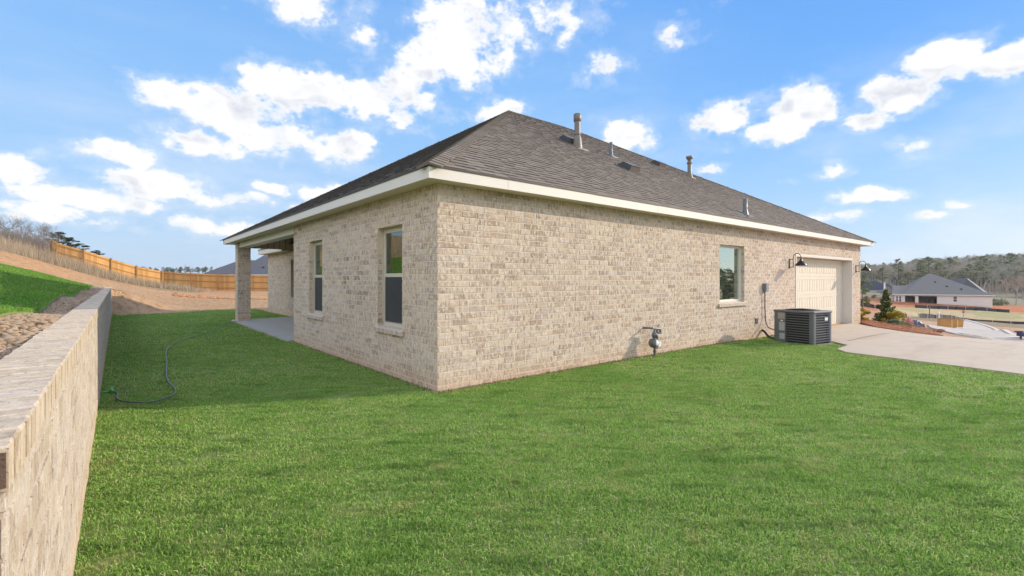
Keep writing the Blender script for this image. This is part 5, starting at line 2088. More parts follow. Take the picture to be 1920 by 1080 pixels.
# bare trees and pines above the hill on the left
bt = [bare_tree(4.6, s, 5, .75) for s in (31, 32, 33)]
hill_trees = [
    (6, 66, 0, 'leafless grey tree at the hill top, farthest from the fence', 2), (28, 70, 1, 'leafless grey tree, second along the hill top', 1.2), (48, 68, 2, 'leafless grey tree midway along the hill top', 4),
    (66, 64, 0, 'leafless tree with upright forked branches behind the weeds', 3.2), (84, 66, 1, 'leafless grey tree just short of the pine', .3), (104, 64, 2, 'leafless tree leaning over the upper end of the fence', 5),
    (-18, 68, 1, 'leafless grey tree cut by the picture edge', 2.7)]
for (px_, D_t, k, lab, rz_) in hill_trees:
    place_tree('bare_tree', lab, 'tree', bt[k], ground_at(px_, D_t, -.2), (M['twig'], M['twig']), rz_, 'bare trees along the hill top')
pl = [pine_tree(8.0, 41, 2.4, .30), pine_tree(8.0, 42, 2.4, .30)]
for (px_, D_t, k, top_y, lab) in ((112, 78, 0, 436, 'tall dark pine rising behind the upper end of the fence'), (128, 80, 1, 447, 'dark pine second in the row behind the hill fence'), (148, 84, 0, 457, 'small dark pine behind the middle of the hill fence'), (182, 90, 1, 470, 'lone low pine top showing over the hill fence')):
    x, y, z = ground_at(px_, D_t)
    H = 1.5 + (523 - top_y) * D_t / 892 - z
    t = place_tree('pine_tree', lab, 'tree', pl[k], (x, y, z), (M['bark'], M['needle']), k * 2.0 + px_, 'pines behind the hill fence')
    t.scale = (H / 8.0 * 2.5, H / 8.0 * 2.5, H / 8.0)

# brush between the hill trees
rs = np.random.RandomState(51)
sp = Soup()
for i in range(420):
    px_ = rs.uniform(-60, 135)
    Dq = rs.uniform(52, 68)
    x, y, z = ground_at(px_, Dq)
    h = rs.uniform(.8, 2.6) * (1.0 if px_ < 95 else .6)
    for k in range(9):
        a, l = rs.uniform(0, 6.28), rs.uniform(.1, .55)
        limb(sp, (x, y, z - .1), (x + math.cos(a) * l * h, y + math.sin(a) * l * h, z + h * rs.uniform(.6, 1)), .022, .006, 0, 3)
V, F, _ = sp.arr()
o = np_mesh('hill_brush', V, F, M['twig'])
tag(o, 'leafless thicket of brush below the trees on the hill top', 'brush', kind='stuff')

# ------------------------------------------------------------------ houses far off
YAWR = -R_(YAW)          # a house turned like this has its long side square to the view


def hip_roof(mb, x0, x1, y0, y1, z, h, rx0, rx1, th=.16, mi=0):
    """hipped roof over the rectangle with its ridge from rx0 to rx1"""
    ym = (y0 + y1) / 2
    v = [(x0, y0, z), (x1, y0, z), (x1, y1, z), (x0, y1, z), (rx0, ym, z + h), (rx1, ym, z + h)]
    mb.add(v, [(0, 1, 5, 4), (1, 2, 5), (2, 3, 4, 5), (3, 0, 4), (3, 2, 1, 0)], mi)


def gable_roof(mb, x0, x1, y0, y1, z, h, mi=0):
    """ridge along y"""
    xm = (x0 + x1) / 2
    v = [(x0, y0, z), (xm, y0, z + h), (x1, y0, z), (x0, y1, z), (xm, y1, z + h), (x1, y1, z)]
    mb.add(v, [(0, 1, 4, 3), (1, 2, 5, 4), (0, 2, 1), (3, 4, 5), (0, 3, 5, 2)], mi)


def roof_mat(name, c1, c2):
    m, T, b, out = mat(name)
    pos = T.n('ShaderNodeTexCoord').outputs['Object']
    P = T.sep(pos)
    k = T.math('FRACT', T.math('DIVIDE', P[2], 0.09))
    nz = T.noise(T.scale(pos, (3, 3, 11)), 1.5, 4.0, 0.7)
    c = T.mix(nz, c1, c2)
    c = T.mix(T.math('MULTIPLY', T.smooth(k, 0.75, 0.95), .35), c, tuple(q * .5 for q in c2))
    T.put(b.inputs['Base Color'], c)
    b.inputs['Roughness'].default_value = 0.95
    b.inputs['Specular IOR Level'].default_value = 0.15
    return m


M['roof_grey'] = roof_mat('grey_shingles', (0.185, 0.172, 0.152), (0.24, 0.222, 0.196))
M['roof_dark'] = roof_mat('dark_shingles', (0.055, 0.055, 0.075), (0.085, 0.082, 0.105))
M['roof_slate'] = roof_mat('slate_grey_shingles', (0.10, 0.10, 0.11), (0.145, 0.142, 0.15))
M['pale_brick'] = plain('pale_far_brick', (0.69, 0.63, 0.555), (0.64, 0.585, 0.515), .8, 0.9, detail=6)
M['white_trim'] = plain('white_far_trim', (0.74, 0.70, 0.64), (0.70, 0.66, 0.60), 1.0, 0.6)
M['dark_glass'] = plain('dark_far_glass', (0.05, 0.052, 0.058), (0.08, 0.082, 0.09), 1.0, 0.2)
M['garage_dark'] = plain('open_garage', (0.12, 0.105, 0.095), (0.18, 0.16, 0.145), .5, 0.9)

# pale house across the street
TURN = R_(30)
p = at(1765, 571, 135)
hz_ = gz(p[0], p[1]) - .05
fh_ = thing('suburban_house', 'wide pale house with a tall grey hipped roof beyond the red bank', 'house', (p[0], p[1], hz_), YAWR - TURN)
S_ = 135 / 892.0                       # metres per photo pixel there


def PX(v):
    a = v - 960.0
    L0 = (1765 - 960.0) * 135 / 892.0
    return (a * 135 - 892 * L0) / (892 * math.cos(TURN) + a * math.sin(TURN))


wz_ = 2.75
mb = MB()
for (a, b, c, e) in ((PX(1677), PX(1697), 0, wz_), (PX(1716), PX(1722), 0, wz_), (PX(1757), PX(1861), 0, wz_), (PX(1697), PX(1716), 2.25, wz_), (PX(1722), PX(1757), 2.25, wz_)):
    mb.box(a, b, 0, .3, c - 1.6 * (c == 0), e)
mb.box(PX(1861) - .3, PX(1861), .3, 14, -1.6, wz_)
mb.box(PX(1677), PX(1677) + .3, .3, 14, -.4, wz_)
mb.box(PX(1677), PX(1861), 13.7, 14, -.4, wz_)
mb.build('wall', M['pale_brick'], fh_)
mb = MB()
mb.box(PX(1662), PX(1676.5), 1.5, 9, -.4, wz_ - .1)
mb.build('wing_wall', M['pale_brick'], fh_)
mb = MB()
hip_roof(mb, PX(1690), PX(1864), -.5, 14.5, wz_, 6.0, PX(1752), PX(1760))
hip_roof(mb, PX(1672), PX(1740), -.55, 10, wz_ - .01, 2.45, PX(1679), PX(1730))
gable_roof(mb, PX(1660), PX(1678.5), 1.0, 9.5, wz_ - .12, 2.3)
rf_ = mb.build('roof', M['roof_grey'], fh_)
mb = MB()
mb.box(PX(1672), PX(1864), -.56, -.46, wz_ - .2, wz_ + .02)
mb.box(PX(1864) - .08, PX(1864) + .02, -.46, 14.4, wz_ - .2, wz_ + .02)
mb.build('fascia', M['white_trim'], fh_)
for a, b in ((1697, 1716), (1722, 1757)):
    mb = MB()
    mb.box(PX(a), PX(b), 3.5, 3.6, 0, 2.25)
    tag(mb.build('garage_opening', M['garage_dark'], fh_), 'dark open porch bay' if a == 1722 else None)
for a in (1737, 1746):
    mb = MB()
    mb.box(PX(a), PX(a) + .8, 3.42, 3.48, 0.02, 2.0)
    mb.build('door', M['dark_glass'], fh_)
for (a, b, c, e, y0) in ((1788, 1794, .85, 2.2, -.03), (1680.5, 1683.5, .6, 2.1, -.03), (1686, 1689.5, .6, 2.1, -.03), (1664, 1668, .5, 2.0, 1.47)):
    mb = MB()
    mb.box(PX(a), PX(b), y0, y0 + .028, c, e)
    wn_ = mb.build('window', M['dark_glass'], fh_)
    mb = MB()
    mb.box(PX(a) - .06, PX(b) + .06, y0 - .02, y0 - .002, (c + e) / 2 - .05, (c + e) / 2 + .05)
    mb.build('frame', M['white_trim'], wn_)
    mb = MB()
    mb.box(PX(a) - .08, PX(b) + .08, y0 - .02, y0 - .002, c - .1, c)
    mb.build('sill', M['white_trim'], wn_)
for a, yy in ((1760, 530), (1780, 538), (1805, 543)):
    mb = MB()
    zz_ = (553 - yy) * S_ + wz_
    yy_ = -.5 + (zz_ - wz_) * 7.5 / 6.0
    mb.box(PX(a) - .2, PX(a) + .2, yy_ - .2, yy_ + .3, zz_ - .1, zz_ + .25)
    mb.build('roof_vent', M['vent_black'], rf_)

# house behind it with a pale raked gable
p = at(1828, 560, 165)
h2 = thing('suburban_house', 'brown house half hidden behind the pale house, its gable edged in cream', 'house', (p[0], p[1], gz(p[0], p[1])), YAWR)
S2 = 165 / 892.0
mb = MB()
mb.box(-3.5, 3.2, 1, 9, -1, 4.2)
mb.build('wall', plain('brown_far_brick', (0.27, 0.20, 0.16), (0.22, 0.165, 0.135), 1.0, 0.9), h2)
mb = MB()
v = [(-6.2, .2, 3.4), (-2.3, .2, 7.6), (4.6, .2, 2.6), (-6.2, 10, 3.4), (-2.3, 10, 7.6), (4.6, 10, 2.6)]
mb.add(v, [(0, 1, 4, 3), (1, 2, 5, 4), (0, 2, 1), (3, 4, 5), (0, 3, 5, 2)])
mb.build('roof', M['roof_slate'], h2)
mb = MB()
a, b = Vector((-2.3, .14, 7.66)), Vector((4.7, .14, 2.6))
d = (b - a).normalized()
n = Vector((d.z, 0, -d.x)) * .42
n = -n if n.z > 0 else n
mb.add([tuple(a), tuple(b), tuple(b + n * 1.6), tuple(a + n * .7), tuple(a + Vector((0, .05, 0))), tuple(b + Vector((0, .05, 0))), tuple(b + n * 1.6 + Vector((0, .05, 0))), tuple(a + n * .7 + Vector((0, .05, 0)))],
       [(0, 3, 2, 1), (0, 1, 5, 4), (1, 2, 6, 5), (2, 3, 7, 6), (3, 0, 4, 7)])
mb.build('barge_board', M['white_trim'], h2)

# two low dark roofed houses to the left of it
for (px_, D_, w_, hh, lab, rxa, rxb) in ((1630, 185, 7.5, 3.4, 'small house with a dark blue hipped roof behind the garage corner', -4.5, 3.0), (1657, 178, 4.2, 2.6, 'small dark roofed house between the blue roof and the pale house', -1.5, 1.0)):
    p = at(px_, 560, D_)
    z0 = gz(p[0], p[1])
    t = thing('suburban_house', lab, 'house', (p[0], p[1], z0), YAWR - .55)
    S3 = D_ / 892.0
    ez = 1.5 - (544 - 523) * S3 - z0
    mb = MB()
    mb.box(-w_, w_, 0, 8, -1.5, ez)
    mb.build('wall', M['pale_brick'], t)
    mb = MB()
    hip_roof(mb, -w_ - .5, w_ + .5, -.5, 8.5, ez, hh, rxa, rxb)
    mb.build('roof', M['roof_dark'], t)
    mb = MB()
    mb.box(-w_ * .5, -w_ * .1, -.05, -.02, ez - 1.9, ez - .5)
    mb.build('window', M['dark_glass'], t)

# neighbour's roof over the level fence on the left
p = at(455, 535, 85)
S4 = 85 / 892.0
z0 = gz(p[0], p[1])
nh = thing('neighbour_house', 'white walled house with dark slate hipped roofs beyond the level fence', 'house', (p[0], p[1], z0), YAWR + .06)
ez = 1.5 + (523 - 515) * S4 - z0
mb = MB()
mb.box(-5.6, 13, 0, 12, -1, ez)
mb.build('wall', M['white_trim'], nh)
mb = MB()
hip_roof(mb, -1.8, 14, -.6, 13, ez, 4.0, 1.3, 9.0)
hip_roof(mb, -7.0, 6, -.64, 9.0, ez - .006, 2.75, -2.6, 1.4)
rfn = mb.build('roof', M['roof_slate'], nh)
mb = MB()
mb.box(-7.0, 14, -.70, -.62, ez - .22, ez + .03)
mb.build('fascia', M['white_trim'], nh)
mb = MB()
mb.box(2.3, 3.7, -.04, -.01, ez - 1.6, ez - .4)
wn_ = mb.build('window', M['dark_glass'], nh)
mb = MB()
mb.box(2.2, 3.8, -.06, -.042, ez - .42, ez - .32)
mb.box(2.2, 2.3, -.06, -.042, ez - 1.6, ez - .42)
mb.box(3.7, 3.8, -.06, -.042, ez - 1.6, ez - .42)
mb.build('frame', M['frame'], wn_)
for (xv, yv, k) in ((2.9, 1.6, .0), (4.6, 2.2, .0)):
    mb = MB()
    zv = ez + 4.0 * (yv + .6) / 6.8
    mb.box(xv - .15, xv + .15, yv - .15, yv + .2, zv - .1, zv + .2)
    mb.build('roof_vent', M['vent_black'], rfn)


# ------------------------------------------------------------------ street side
def pd(pts):
    return [at(a, 0, d)[:2] for a, d in pts]


ROAD = pd([(1738, 38), (1745, 50), (1762, 60), (1796, 84), (1806, 92), (1830, 76), (1870, 61), (1905, 47.5), (1935, 42), (1990, 38), (2050, 30), (1900, 29), (1790, 29), (1745, 31)])
o = sheet('road', ROAD, 3.0, 0.10, M['road'], thick=.3)
tag(o, kind='structure')


def ribbon(name, pts, w, h, m, step=1.5, base=.0):
    """a raised strip along a polyline, following the ground"""
    P = []
    for a, b in zip(pts[:-1], pts[1:]):
        n = max(1, int(math.hypot(b[0] - a[0], b[1] - a[1]) / step))
        P += [(a[0] + (b[0] - a[0]) * i / n, a[1] + (b[1] - a[1]) * i / n) for i in range(n)]
    P.append(pts[-1])
    v = []
    for i, q in enumerate(P):
        a, b = P[max(i - 1, 0)], P[min(i + 1, len(P) - 1)]
        d = Vector((b[0] - a[0], b[1] - a[1], 0)).normalized()
        s = Vector((-d.y, d.x, 0)) * w / 2
        z = gz(*q) + base
        v += [(q[0] + s.x, q[1] + s.y, z - .3), (q[0] + s.x, q[1] + s.y, z + h), (q[0] - s.x, q[1] - s.y, z + h), (q[0] - s.x, q[1] - s.y, z - .3)]
    f = []
    for i in range(len(P) - 1):
        for k in range(3):
            f.append((4 * i + k, 4 * i + k + 1, 4 * i + 5 + k, 4 * i + 4 + k))
    f += [(0, 1, 2, 3), (4 * len(P) - 1, 4 * len(P) - 2, 4 * len(P) - 3, 4 * len(P) - 4)]
    mb = MB()
    mb.add(v, f)
    return mb.build(name, m)


M['kerb'] = concrete_mat('kerb_concrete', (0.62, 0.55, 0.46), (0.55, 0.48, 0.40))
tag(ribbon('kerb', pd([(1806, 92.5), (1830, 76.5), (1870, 61.5), (1905, 48), (1935, 42.5), (1990, 38.5)]), .40, .20, M['kerb']), kind='structure')
tag(ribbon('kerb', pd([(1800, 30.5), (1850, 30.5), (1905, 31), (1960, 33)]), .35, .16, M['kerb']), kind='structure')
tag(ribbon('sidewalk', pd([(1804, 95), (1860, 92), (1930, 90), (2050, 88)]), 1.6, .12, M['kerb']), kind='structure')

M['silt'] = plain('silt_cloth', (0.020, 0.020, 0.026), (0.045, 0.043, 0.05), 1.2, 0.6, detail=5)
M['stake'] = plain('pale_stake', (0.55, 0.50, 0.42), (0.42, 0.37, 0.30), 2.0, 0.8)


def silt_fence(label, pts, h, nst):
    P = []
    for a, b in zip(pts[:-1], pts[1:]):
        n = max(1, int(math.hypot(b[0] - a[0], b[1] - a[1]) / 2.0))
        P += [(a[0] + (b[0] - a[0]) * i / n, a[1] + (b[1] - a[1]) * i / n) for i in range(n)]
    P.append(pts[-1])
    x0, y0 = P[0]
    z0 = gz(x0, y0)
    t = thing('silt_fence', label, 'silt fence', (x0, y0, z0), 0, 'black silt fences across the lots')
    rs = random.Random(len(P))
    v = []
    for x, y in P:
        z = gz(x, y) - z0
        hh = h * rs.uniform(.82, 1.05)
        o = rs.uniform(-.08, .08)
        for dx in (0, .03):
            v += [(x - x0 + o + dx, y - y0 + dx, z - .1), (x - x0 + o * 1.4 + dx, y - y0 + dx, z + hh)]
    f = []
    for i in range(len(P) - 1):
        a = 4 * i
        f += [(a, a + 4, a + 5, a + 1), (a + 2, a + 3, a + 7, a + 6), (a + 1, a + 5, a + 7, a + 3)]
    mb = MB()
    mb.add(v, f)
    mb.build('cloth', M['silt'], t)
    L = len(P) - 1
    for k in range(nst):
        x, y = P[int(L * (k + .5) / nst)]
        z = gz(x, y) - z0
        s = MB()
        dx, dy = -.10 * .6386, -.10 * .7695
        s.box(x - x0 + dx - .06, x - x0 + dx + .06, y - y0 + dy - .04, y - y0 + dy + .04, z - .1, z + h * 1.12)
        s.build('stake', M['stake'], t)
    return t


silt_fence('long black silt fence along the foot of the red bank before the pale house', pd([(1716, 121), (1760, 121), (1810, 121), (1850, 120), (1893, 118)]), .78, 14)
silt_fence('black silt fence along the sidewalk behind the stop sign', pd([(1722, 84), (1745, 88), (1775, 91), (1806, 96), (1860, 94.5), (1930, 92.5), (1990, 92)]), .80, 10)
silt_fence('short black silt fence left of the tall conifer, by the garage corner', pd([(1596, 108), (1618, 108), (1640, 106), (1652, 106)]), .9, 3)
silt_fence('short sloping black silt fence right of the tall conifer', pd([(1664, 100), (1676, 88), (1690, 78), (1700, 74)]), .70, 4)

# stop sign
p = at(1806, 606, 100)
sg = thing('stop_sign', 'red octagonal STOP sign on a thin post beyond the dumpster', 'sign', (p[0], p[1], gz(p[0], p[1])), YAWR)
mb = MB()
mb.box(-.04, .04, -.03, .03, -.3, 2.9)
mb.build('post', M['grey_metal'], sg)
mb = MB()
oc = [(.35 * math.cos(R_(22.5 + 45 * k)), .35 * math.sin(R_(22.5 + 45 * k))) for k in range(8)]
Mx = Matrix.Translation((0, -.036, 2.55)) @ Matrix.Rotation(R_(90), 4, 'X')
mb.prism(oc, 0, .012, M=Mx)
pl_ = mb.build('plate', M['white'], sg)
mb = MB()
mb.prism([(x * .93, y * .93) for x, y in oc], .0135, .016, M=Mx)
mb.build('red_face', M['red'], pl_)
tc = bpy.data.curves.new('stop_text', 'FONT')
tc.body = 'STOP'
tc.size = .25
tc.align_x = 'CENTER'
tc.align_y = 'CENTER'
tc.extrude = .002
tc.materials.append(M['white'])
tmp_ = bpy.data.objects.new('lettering_curve', tc)
COL.objects.link(tmp_)
bpy.context.view_layer.update()
tme = bpy.data.meshes.new_from_object(tmp_.evaluated_get(bpy.context.evaluated_depsgraph_get()))
bpy.data.objects.remove(tmp_)
to = bpy.data.objects.new('lettering', tme)
COL.objects.link(to)
to.parent = pl_
to.location = (0, -.056, 2.55)
to.rotation_euler = (R_(90), 0, 0)

# dumpster
p = at(1781, 621, 55)
dp = thing('dumpster', 'orange roll-off dumpster with sloped end and upright ribs standing on the road', 'dumpster', (p[0], p[1], gz(p[0], p[1]) + .1), YAWR - .56)
M['dump'] = plain('orange_dumpster_paint', (0.55, 0.27, 0.065), (0.42, 0.19, 0.05), 1.5, 0.6, detail=6)
M['dump_in'] = plain('dumpster_inside', (0.16, 0.09, 0.04), (0.10, 0.06, 0.03), 2, 0.9)
hl, hw, dh = .98, .80, 1.30
mb = MB()
lo = [(-hl * .93, -hw * .9, .16), (hl * .82, -hw * .9, .16), (hl * .82, hw * .9, .16), (-hl * .93, hw * .9, .16)]
md = [(-hl * 1.0, -hw, .45), (hl * 1.0, -hw, .45), (hl * 1.0, hw, .45), (-hl, hw, .45)]
hi = [(-hl, -hw, dh), (hl * 1.04, -hw, dh), (hl * 1.04, hw, dh), (-hl, hw, dh)]
inn = [(x * .95, y * .94, dh) for x, y, z in hi]
bot = [(x * .95, y * .94, .35) for x, y, z in md]
f = []
for a in (0, 4):
    f += [(a + i, a + (i + 1) % 4, a + 4 + (i + 1) % 4, a + 4 + i) for i in range(4)]
f += [(8 + i, 8 + (i + 1) % 4, 12 + (i + 1) % 4, 12 + i) for i in range(4)]
f.append((3, 2, 1, 0))
mb.add(lo + md + hi + inn, f)
k = len(mb.v)
mb.add(inn + bot, [(i, (i + 1) % 4, 4 + (i + 1) % 4, 4 + i) for i in range(4)] + [(4, 5, 6, 7)], 1)
mb.build('tub', [M['dump'], M['dump_in']], dp)
for xr in (.02, .50):
    mb = MB()
    mb.box(xr - .05, xr + .05, -hw - .06, -hw - .002, .30, dh - .02)
    mb.box(xr - .05, xr + .05, -hw * .9 - .10, -hw * .9 - .03, .10, .30)
    mb.build('rib', plain('rib_paint', (0.66, 0.44, 0.20), (0.58, 0.36, 0.15), 3, 0.6), dp)
mb = MB()
mb.tube([(-hl - .02, -hw - .02, dh), (hl * 1.04 + .02, -hw - .02, dh), (hl * 1.04 + .02, hw + .02, dh), (-hl - .02, hw + .02, dh), (-hl - .02, -hw - .02, dh)], .05, 6)
mb.build('rim', M['dump'], dp)
mb = MB()
mb.box(-hl, hl * .9, -hw * .6, -hw * .5, .02, .158)
mb.box(-hl, hl * .9, hw * .5, hw * .6, .02, .158)
mb.build('skid_rail', M['stake'], dp)
for xr in (-hl * .9, hl * .75):
    mb = MB()
    Mx = Matrix.Translation((xr, -hw * .75, .09)) @ Matrix.Rotation(R_(90), 4, 'X')
    mb.lathe([(0, -.06), (.09, -.06), (.09, .06), (0, .06)], 12, M=Mx)
    mb.build('roller', M['black_metal'], dp)

# mail boxes at the kerb, cut by the right picture edge
p = at(1914, 633, 30.5)
mbx = thing('mailbox', 'dark blue mailbox on a post by the kerb at the picture edge', 'mailbox', (p[0], p[1], gz(p[0], p[1])), YAWR)
M['blue'] = plain('blue_paint', (0.035, 0.045, 0.13), (0.025, 0.03, 0.10), 4, 0.35)
mb = MB()
mb.box(-.04, .04, -.04, .04, -.4, .30)
mb.build('post', M['bark'], mbx)
mb = MB()
prof = [(-.17, .30), (.17, .30), (.17, .50)] + [(.17 * math.cos(t), .50 + .10 * math.sin(t)) for t in np.linspace(.2, math.pi - .2, 8)] + [(-.17, .50)]
n = len(prof)
v = [(-.10 + 0, x, z) for x, z in prof] + [(.52, x, z) for x, z in prof]
mb.add(v, [tuple(range(n)), tuple(range(2 * n - 1, n - 1, -1))] + [(i, n + i, n + (i + 1) % n, (i + 1) % n) for i in range(n)])
mb.build('box', M['blue'], mbx)
mb = MB()
mb.box(.10, .22, -.176, -.171, .40, .50)
mb.build('flag', M['red'], mbx)
mb = MB()
mb.box(-.32, .05, -.10, .10, .555, .635)
mb.build('newspaper_tray', plain('dark_brown_tray', (0.06, 0.03, 0.022), (0.045, 0.024, 0.018), 5, .6), mbx)

# white bucket on the road
p = at(1800, 633, 40)
bk = thing('paint_bucket', 'white bucket with a grey lid standing on the road by itself', 'bucket', (p[0], p[1], gz(p[0], p[1]) + .10))
mb = MB()
mb.lathe([(0, 0), (.19, 0), (.23, .40), (.24, .40), (.24, .43)], 18)
mb.build('pail', M['white'], bk)
mb = MB()
mb.lathe([(.245, .41), (.245, .445), (.12, .455), (0, .455)], 18)
mb.build('lid', M['sticker'], bk)
# white stand pipe and a brown post in the field
p = at(1761, 599, 84)
wp_ = thing('stand_pipe', 'white bent stand pipe behind the dumpster', 'pipe', (p[0], p[1], gz(p[0], p[1])))
mb = MB()
mb.tube([(0, 0, -.1), (0, 0, .95), (-.06, .05, 1.15), (-.18, .15, 1.22), (-.25, .21, 1.12)], .14, 8)
mb.build('pipe', M['white'], wp_)
p = at(1743, 596, 86)
bp_ = thing('marker_post', 'thin brown marker post standing in the winter field', 'post', (p[0], p[1], gz(p[0], p[1])))
mb = MB()
mb.box(-.06, .06, -.06, .06, -.2, 2.0)
mb.build('shaft', M['bark'], bp_)
mb = MB()
mb.box(-.075, .075, -.075, .075, 2.001, 2.05)
mb.build('cap', M['stake'], bp_)
p = at(1658.5, 562, 30)
wpole = thing('white_post', 'tall thin white post behind the conifer tip', 'post', (p[0], p[1], gz(p[0], p[1])))
mb = MB()
zt = 1.5 - (531 - 523) * 30 / 892 - gz(p[0], p[1])
mb.box(-.035, .035, -.035, .035, -.2, zt)
mb.build('shaft', M['white'], wpole)
mb = MB()
mb.box(-.045, .045, -.045, .045, zt + .001, zt + .03)
mb.build('cap', M['white'], wpole)


# ------------------------------------------------------------------ planting bed by the garage corner
BED = [(17.6, -.62), (18.42, -.02), (18.45, 1.5), (19.5, 2.2), (22.6, 1.6), (23.3, .2), (22.2, -.95), (20.6, -1.65), (19.1, -2.25), (18.75, -2.12), (18.0, -1.3)]
tag(sheet('mulch_bed', BED, .6, 0.075, M['mulch'], thick=.2), kind='structure')
rs = np.random.RandomState(61)
n = 24000
x = rs.uniform(17.4, 23.6, n)
y = rs.uniform(-2.6, 2.4, n)
k = inside(x, y, BED)
x, y = x[k], y[k]
n = len(x)
z = ground_z(x, y) + .07 + rs.rand(n) * (.05 + .14 * vnoise(x * 1.7, y * 1.7, 5))
a = rs.uniform(0, 6.28, n)
L = rs.uniform(.06, .17, n)
w_ = rs.uniform(.004, .009, n)
t_ = rs.uniform(-.25, .5, n)
ca, sa = np.cos(a), np.sin(a)
p0 = np.stack([x - sa * w_, y + ca * w_, z], 1)
p1 = np.stack([x + sa * w_, y - ca * w_, z + .003], 1)
p2 = np.stack([x + ca * L, y + sa * L, z + L * t_], 1)
o = np_mesh('pine_straw', np.stack([p0, p1, p2], 1).reshape(-1, 3), np.arange(3 * n).reshape(n, 3), M['straw'])
tag(o, 'rusty pine straw mulch over the planting bed by the garage corner', 'mulch', kind='stuff')


def shrub(seed, h, w, k, leaf, flat=.8, cone=False, stems=10):
    rs = np.random.RandomState(seed)
    sp = Soup()
    for i in range(stems):
        a, r = rs.uniform(0, 6.28), rs.uniform(.1, .8) * w
        limb(sp, (0, 0, 0), (math.cos(a) * r * (.3 if cone else 1), math.sin(a) * r * (.3 if cone else 1), h * rs.uniform(.5, .9)), .012, .004, 0, 4)
    if cone:
        limb(sp, (0, 0, 0), (0, 0, h * .97), .03, .006, 0, 5)
        for i in range(190):
            g = ((i + rs.rand()) / 190) ** 1.45
            a = rs.uniform(0, 6.28)
            r = w * (1 - g) ** .85 * rs.uniform(.35, 1.05)
            clump(sp, rs, (math.cos(a) * r, math.sin(a) * r, h * (.05 + .93 * g)), w * .16 * (1.15 - .6 * g), k, leaf, 1, 1.0, .45)
    else:
        for i in range(40):
            a, g = rs.uniform(0, 6.28), rs.rand()
            r = w * math.sqrt(rs.rand()) * math.sin(math.pi * (.2 + .7 * g))
            clump(sp, rs, (math.cos(a) * r, math.sin(a) * r, h * (.15 + .8 * g)), w * .24, k, leaf, 1, flat, .35)
    return sp.arr()


x, y = 21.55, -.10
z = gz(x, y)
place_tree('conifer', 'tall dark green conical holly with pale leaf edges in the straw bed', 'shrub', shrub(71, 1.52, .46, 60, .042, cone=True), (x, y, z + .03), (M['bark'], M['holly']))
for (x, y, sd, h, w, lab, mt, nm, leaf) in ((19.35, .22, 72, .62, .32, 'golden shrub tight against the garage corner', 'gold', 'golden_shrub', .06), (21.3, -.46, 73, .62, .46, 'golden green spreading shrub right of the conical holly', 'gold', 'golden_shrub', .065),
                                         (20.6, -.55, 74, .24, .28, 'low grey green plant left of the holly foot', 'sage', 'low_plant', .07), (21.2, -.75, 75, .22, .28, 'low grey green plant between the holly and the golden shrub', 'sage', 'low_plant', .07),
                                         (22.5, -1.0, 76, .22, .28, 'low grey green plant at the far side of the golden shrub', 'sage', 'low_plant', .07)):
    place_tree(nm, lab, 'shrub', shrub(sd, h, w, 80, leaf * .62), (x, y, gz(x, y) + .05), (M['bark'], M[mt]), sd, 'golden shrubs in the straw bed' if mt == 'gold' else 'low plants in the straw bed')

# building leftovers on the slope past the bed
p = ground_at(1716, 27.5)
tp_ = thing('tarp_bundle', 'slate blue tarp thrown over a bundle past the straw bed', 'tarp', p, YAWR)
rs = np.random.RandomState(81)
mb = MB()
nx_, ny_ = 9, 7
v = []
for i in range(nx_):
    for j in range(ny_):
        u, w_ = i / (nx_ - 1) * 2 - 1, j / (ny_ - 1) * 2 - 1
        e = max(abs(u), abs(w_))
        zz_ = .62 * (1 - e ** 3) + rs.uniform(-.03, .03) + (.02 if e > .95 else 0)
        v.append((u * .42 + rs.uniform(-.02, .02), w_ * .36 + rs.uniform(-.02, .02), zz_))
mb.add(v, [(i * ny_ + j, (i + 1) * ny_ + j, (i + 1) * ny_ + j + 1, i * ny_ + j + 1) for i in range(nx_ - 1) for j in range(ny_ - 1)])
mb.build('cover', plain('slate_tarp', (0.060, 0.070, 0.105), (0.045, 0.052, 0.08), 3, .5, bmp=.3), tp_)
mb = MB()
mb.bbox(-.26, .26, -.2, .2, 0, .34, .03)
mb.build('bundle', M['stake'], tp_)
p = ground_at(1704, 27.0)
rb = thing('red_sack', 'faded red plastic sack slumped against the blue tarp', 'sack', p, YAWR + .4)
mb = MB()
mb.add([tuple(q) for q in (ICO_V * np.array([.24, .26, .42]) * (.8 + .35 * rs.rand(len(ICO_V), 1)) + np.array([0, 0, .30]))], [tuple(q) for q in ICO_F])
mb.build('bag', plain('faded_red_plastic', (0.50, 0.13, 0.11), (0.40, 0.10, 0.09), 4, .5), rb)
mb = MB()
mb.tube([(0, 0, .62), (.05, .02, .72), (.14, .05, .70)], [.06, .035, .06], 7)
mb.build('tied_neck', M['red'], rb)
for i, (px_, Dp, s, lab) in enumerate(((1704, 25.6, 1.0, 'dark grey paving stack nearest the straw bed'), (1713, 25.8, 1.05, 'brown grey paving stack below the blue tarp'), (1722, 26.0, .9, 'grey paving stack, farthest right of the three'))):
    p = ground_at(px_, Dp)
    t = thing('paver_stack', lab, 'paving stack', p, YAWR + .2 * i, 'stacked pavers past the straw bed')
    mm = plain('paver_grey', (0.10 + .04 * i, 0.085 + .03 * i, 0.08 + .02 * i), (0.16, 0.13, 0.11), 4, .9, bmp=.4)
    for r in range(3):
        mb = MB()
        for c in range(3):
            mb.bbox(-.30 + c * .2, -.105 + c * .2, -.16 + .03 * rs.rand(), .16 + .03 * rs.rand(), r * .115 * s, r * .115 * s + .11 * s, .012)
        mb.build('paver_course', mm, t)
